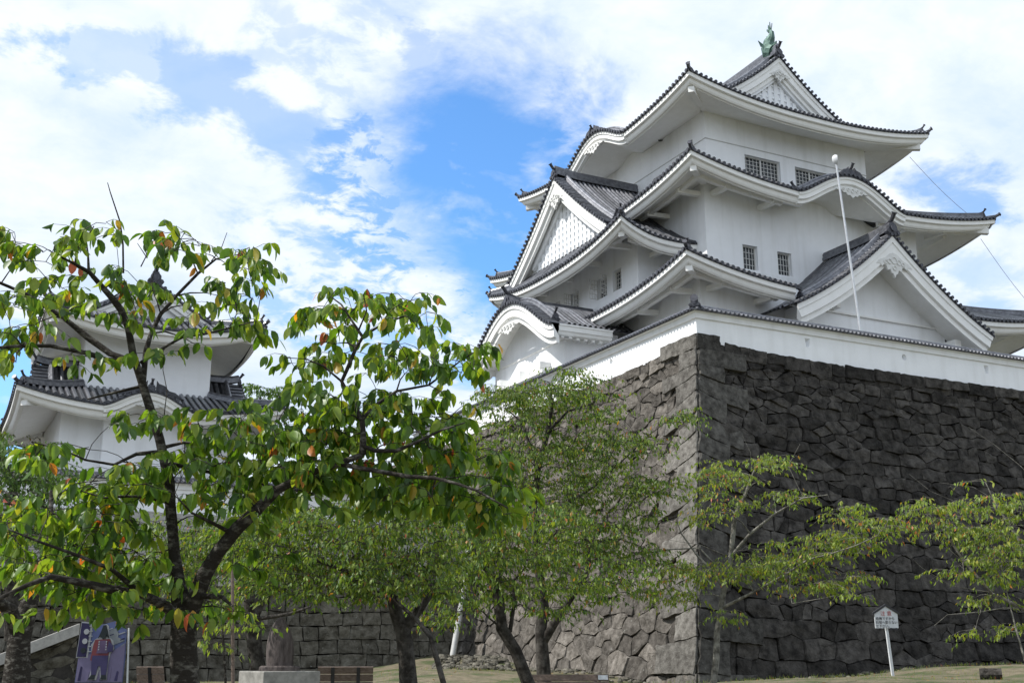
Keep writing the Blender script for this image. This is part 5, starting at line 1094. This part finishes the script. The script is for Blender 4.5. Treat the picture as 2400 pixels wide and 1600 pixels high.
tree('cherry_tree', 'half bare small leaved cherry tree with pale twigs just right of the stone corner', 'tree',
 [[(1665, 1690, 27, .12), (1672, 1600, 27, .1), (1685, 1480, 27, .09), (1692, 1400, 27, .08), (1712, 1320, 27, .075), (1726, 1209, 27, .06), (1745, 1160, 27, .045), (1764, 1117, 27, .03), (1780, 1075, 27, .015)],
  [(1716, 1300, 27, .05), (1760, 1250, 26.8, .04), (1818, 1201, 26.5, .03), (1883, 1167, 26.3, .022), (1940, 1159, 26.2, .012)],
  [(1690, 1425, 27, .045), (1765, 1388, 26.6, .035), (1840, 1343, 26.3, .03), (1893, 1311, 26, .024), (1953, 1296, 25.8, .018), (2057, 1254, 25.5, .010)],
  [(1700, 1380, 27, .05), (1650, 1320, 27, .035), (1634, 1301, 27, .03), (1600, 1250, 27, .02), (1584, 1215, 27, .01)], [(1700, 1350, 27, .035), (1640, 1285, 27.2, .025), (1560, 1290, 27.4, .015), (1490, 1310, 27.6, .01)]],
 [(1680, 1105, 45, 30, 6), (1800, 1085, 60, 18, 6), (1770, 1110, 40, 20, 3), (1850, 1160, 45, 18, 5), (1700, 1180, 60, 30, 7), (1640, 1130, 25, 25, 3), (1650, 1340, 110, 30, 15), (1780, 1320, 90, 30, 12), (1870, 1290, 90, 28, 12), (1970, 1270, 90, 28, 14), (2060, 1230, 60, 20, 8), (1990, 1200, 50, 18, 5), (1900, 1370, 90, 14, 7), (2010, 1345, 30, 12, 2), (1560, 1380, 50, 25, 6), (1620, 1400, 60, 18, 4), (1990, 1390, 20, 8, 1), (1700, 1440, 20, 20, 2), (1640, 1210, 30, 30, 2), (1860, 1340, 60, 16, 5)], 26.6, .9, .11, 28, MT['leaf3'], MT['barkp'], grp, twigr=.013, fan=.26, minr=.005, dens=2.0,
 bare=[[(1853, 1330, 26.2, .02), (1850, 1380, 26, .015), (1855, 1412, 25.9, .012), (1930, 1402, 25.8, .008), (1955, 1395, 25.7, .005)], [(1745, 1160, 27, .015), (1700, 1110, 27, .01), (1660, 1120, 27, .004)], [(1883, 1167, 26.3, .010), (1850, 1090, 26.3, .006), (1875, 1040, 26.3, .003)], [(1764, 1117, 27, .01), (1760, 1060, 27, .006), (1740, 1020, 27, .003)], [(1600, 1250, 27, .008), (1650, 1200, 27, .006), (1690, 1150, 27, .003)],
       [(1818, 1201, 26.5, .008), (1780, 1170, 26.4, .005), (1730, 1130, 26.4, .003)], [(1700, 1300, 27, .012), (1640, 1275, 26.5, .008), (1570, 1265, 26.3, .004)], [(1700, 1310, 27, .008), (1730, 1290, 26.5, .005), (1790, 1285, 26.2, .003)], [(1700, 1330, 27, .008), (1640, 1330, 26.5, .005), (1600, 1310, 26.2, .003)]])
tree('cherry_tree', 'small leaved cherry tree reaching in from the right edge with some red leaves', 'tree',
 [[(2520, 1700, 26, .16), (2500, 1600, 26, .14), (2450, 1480, 26, .1), (2399, 1424, 26, .05), (2325, 1388, 25.8, .04), (2257, 1314, 25.6, .032), (2206, 1236, 25.5, .022), (2161, 1185, 25.4, .010)],
  [(2460, 1480, 26, .09), (2440, 1380, 26, .07), (2410, 1300, 26, .05), (2370, 1230, 26, .035), (2330, 1170, 26, .02), (2310, 1130, 26, .01)], [(2440, 1590, 25.5, .04), (2400, 1545, 25.5, .03), (2380, 1470, 25.5, .022), (2365, 1400, 25.5, .012), (2350, 1340, 25.5, .006)], [(2399, 1424, 26, .02), (2300, 1430, 25.4, .012), (2220, 1440, 25.2, .008), (2190, 1465, 25, .005)]],
 [(2200, 1200, 60, 20, 8), (2300, 1180, 50, 25, 7), (2370, 1190, 40, 40, 9), (2250, 1240, 60, 25, 9), (2340, 1260, 60, 30, 14), (2390, 1300, 50, 40, 12), (2310, 1310, 50, 22, 8), (2350, 1350, 50, 22, 8), (2240, 1340, 40, 8, 3), (2310, 1400, 50, 12, 5), (2290, 1480, 25, 8, 2), (2370, 1470, 35, 14, 4), (2160, 1180, 30, 15, 3), (2200, 1195, 30, 10, 3), (2280, 1140, 20, 15, 1)], 25.7, .8, .11, 28, MT['leaf3'], MT['barkp'], grp, twigr=.013, fan=.26, minr=.005, dens=1.35,
 bare=[[(2399, 1310, 26, .012), (2340, 1250, 26, .008), (2250, 1180, 26, .006), (2180, 1150, 26, .004), (2130, 1110, 26, .003)], [(2450, 1150, 26, .012), (2390, 1090, 26, .008), (2330, 1040, 26, .005), (2270, 1000, 26, .003)], [(2330, 1170, 26, .006), (2280, 1140, 26, .004), (2200, 1130, 26, .003)], [(2257, 1314, 25.6, .010), (2170, 1240, 25.4, .006), (2130, 1190, 25.3, .003)], [(2325, 1388, 25.8, .012), (2230, 1370, 25.4, .007), (2160, 1330, 25.2, .004), (2130, 1300, 25, .003)]])
tree('cherry_tree', 'gnarled forked tree trunk in shade at the far lower left', 'tree',
 [[(38, 1690, 11, .16), (39, 1600, 11, .145), (45, 1500, 11, .125), (60, 1430, 11, .1), (80, 1376, 11, .08), (100, 1330, 11.2, .05), (115, 1250, 11.4, .035), (120, 1150, 11.6, .02)], [(42, 1480, 11, .09), (25, 1430, 10.8, .07), (-20, 1400, 10.6, .05)]],
 [(100, 1220, 90, 60, 12), (60, 1330, 90, 50, 10), (150, 1300, 80, 50, 8), (20, 1180, 60, 60, 8)], 11, .7, .10, 12, MT['leaf'], MT['bark'], twigr=.012, fan=.2, minr=.004)
def bush_tree(label, px0, py0, D, ells, base, lm='leafd', leafL=.16, per=70, fan=.75):
    tree('broadleaf_tree', label, 'tree', [[(base[0], base[1], D, .3), (px0, py0 + 60, D, .2), (px0, py0, D, .1)]], ells, D, 1.8, leafL, per, MT[lm], MT['barkg'], 'dark broadleaf trees in the background', twigr=.03, fan=fan, minr=.01)
bush_tree('dense dark green tree at the left edge below the turret', 30, 1120, 38, [(40, 1100, 80, 60, 34), (20, 1200, 90, 70, 40), (100, 1200, 60, 80, 22), (-20, 1060, 50, 50, 12)], (30, 1500))
bush_tree('pale green tree top at the far left edge beside the turret eave', 5, 1010, 60, [(0, 1010, 30, 26, 10)], (5, 1300), lm='leaf2', leafL=.22, per=60)
bush_tree('distant dark tree top behind the cherry crown right of the turret', 610, 930, 85, [(610, 925, 50, 22, 14), (650, 960, 60, 25, 12)], (610, 1200), leafL=.3, per=60, fan=.9)

# thin grass and fallen leaves on the strip of ground the photo shows
def litter():
    n = 9000; P = []; Dr = []
    while len(P) < n:
        px = random.uniform(0, 2400); D = random.uniform(15, 45); p = at(px, 1590, D)
        if noise.noise(Vector((p[0] * .35, p[1] * .35, 5))) < -.05: continue
        if p[0] > XW - BAT - .3 and p[1] > YW - BAT - .3: continue
        P.append((p[0], p[1], gz(p[0], p[1]))); Dr.append((random.gauss(0, .35), random.gauss(0, .35), 1))
    V, F = leaf_template(False)
    V = V * np.array([1, .12, .3]); pos = np.array(P); d = np.array(Dr); X = d / np.linalg.norm(d, axis=1)[:, None]; Y = np.cross(rng.normal(size=(n, 3)), X); Y /= np.linalg.norm(Y, axis=1)[:, None]; Zz = np.cross(X, Y); sz = rng.uniform(.05, .15, n)
    W_ = pos[:, None] + (V[None, :, 0:1] * X[:, None] + V[None, :, 1:2] * Y[:, None] + V[None, :, 2:3] * Zz[:, None]) * sz[:, None, None]
    me = bpy.data.meshes.new('grass'); me.from_pydata(W_.reshape(-1, 3).tolist(), [], (F[None] + (np.arange(n) * len(V))[:, None, None]).reshape(-1, 4).tolist()); me.materials.append(MT['leaf3'])
    o = bpy.data.objects.new('grass', me); COL.objects.link(o); tag(o, 'thin patchy grass on the dry ground', 'grass', kind='stuff')
    m = MB()
    for _ in range(900):
        p = at(random.uniform(0, 2400), 1590, random.uniform(15, 42)); c = Vector((p[0], p[1], gz(p[0], p[1]) + .02)); a = random.uniform(0, 6.3); r = random.uniform(.03, .06); u = Vector((math.cos(a), math.sin(a), random.uniform(-.2, .4))) * r; v = Vector((-math.sin(a), math.cos(a), random.uniform(-.2, .4))) * r * .5
        m.poly([c - u, c - v, c + u, c + v])
    tag(m.build('fallen_leaves', MT['fallen']), 'scattered brown and orange fallen leaves on the ground', 'leaf litter', kind='stuff')
MT['fallen'] = leaf_mat('fallen_leaf', [(0, (.10, .05, .02)), (.5, (.22, .11, .03)), (1, (.32, .18, .05))], tr=.2)
litter()
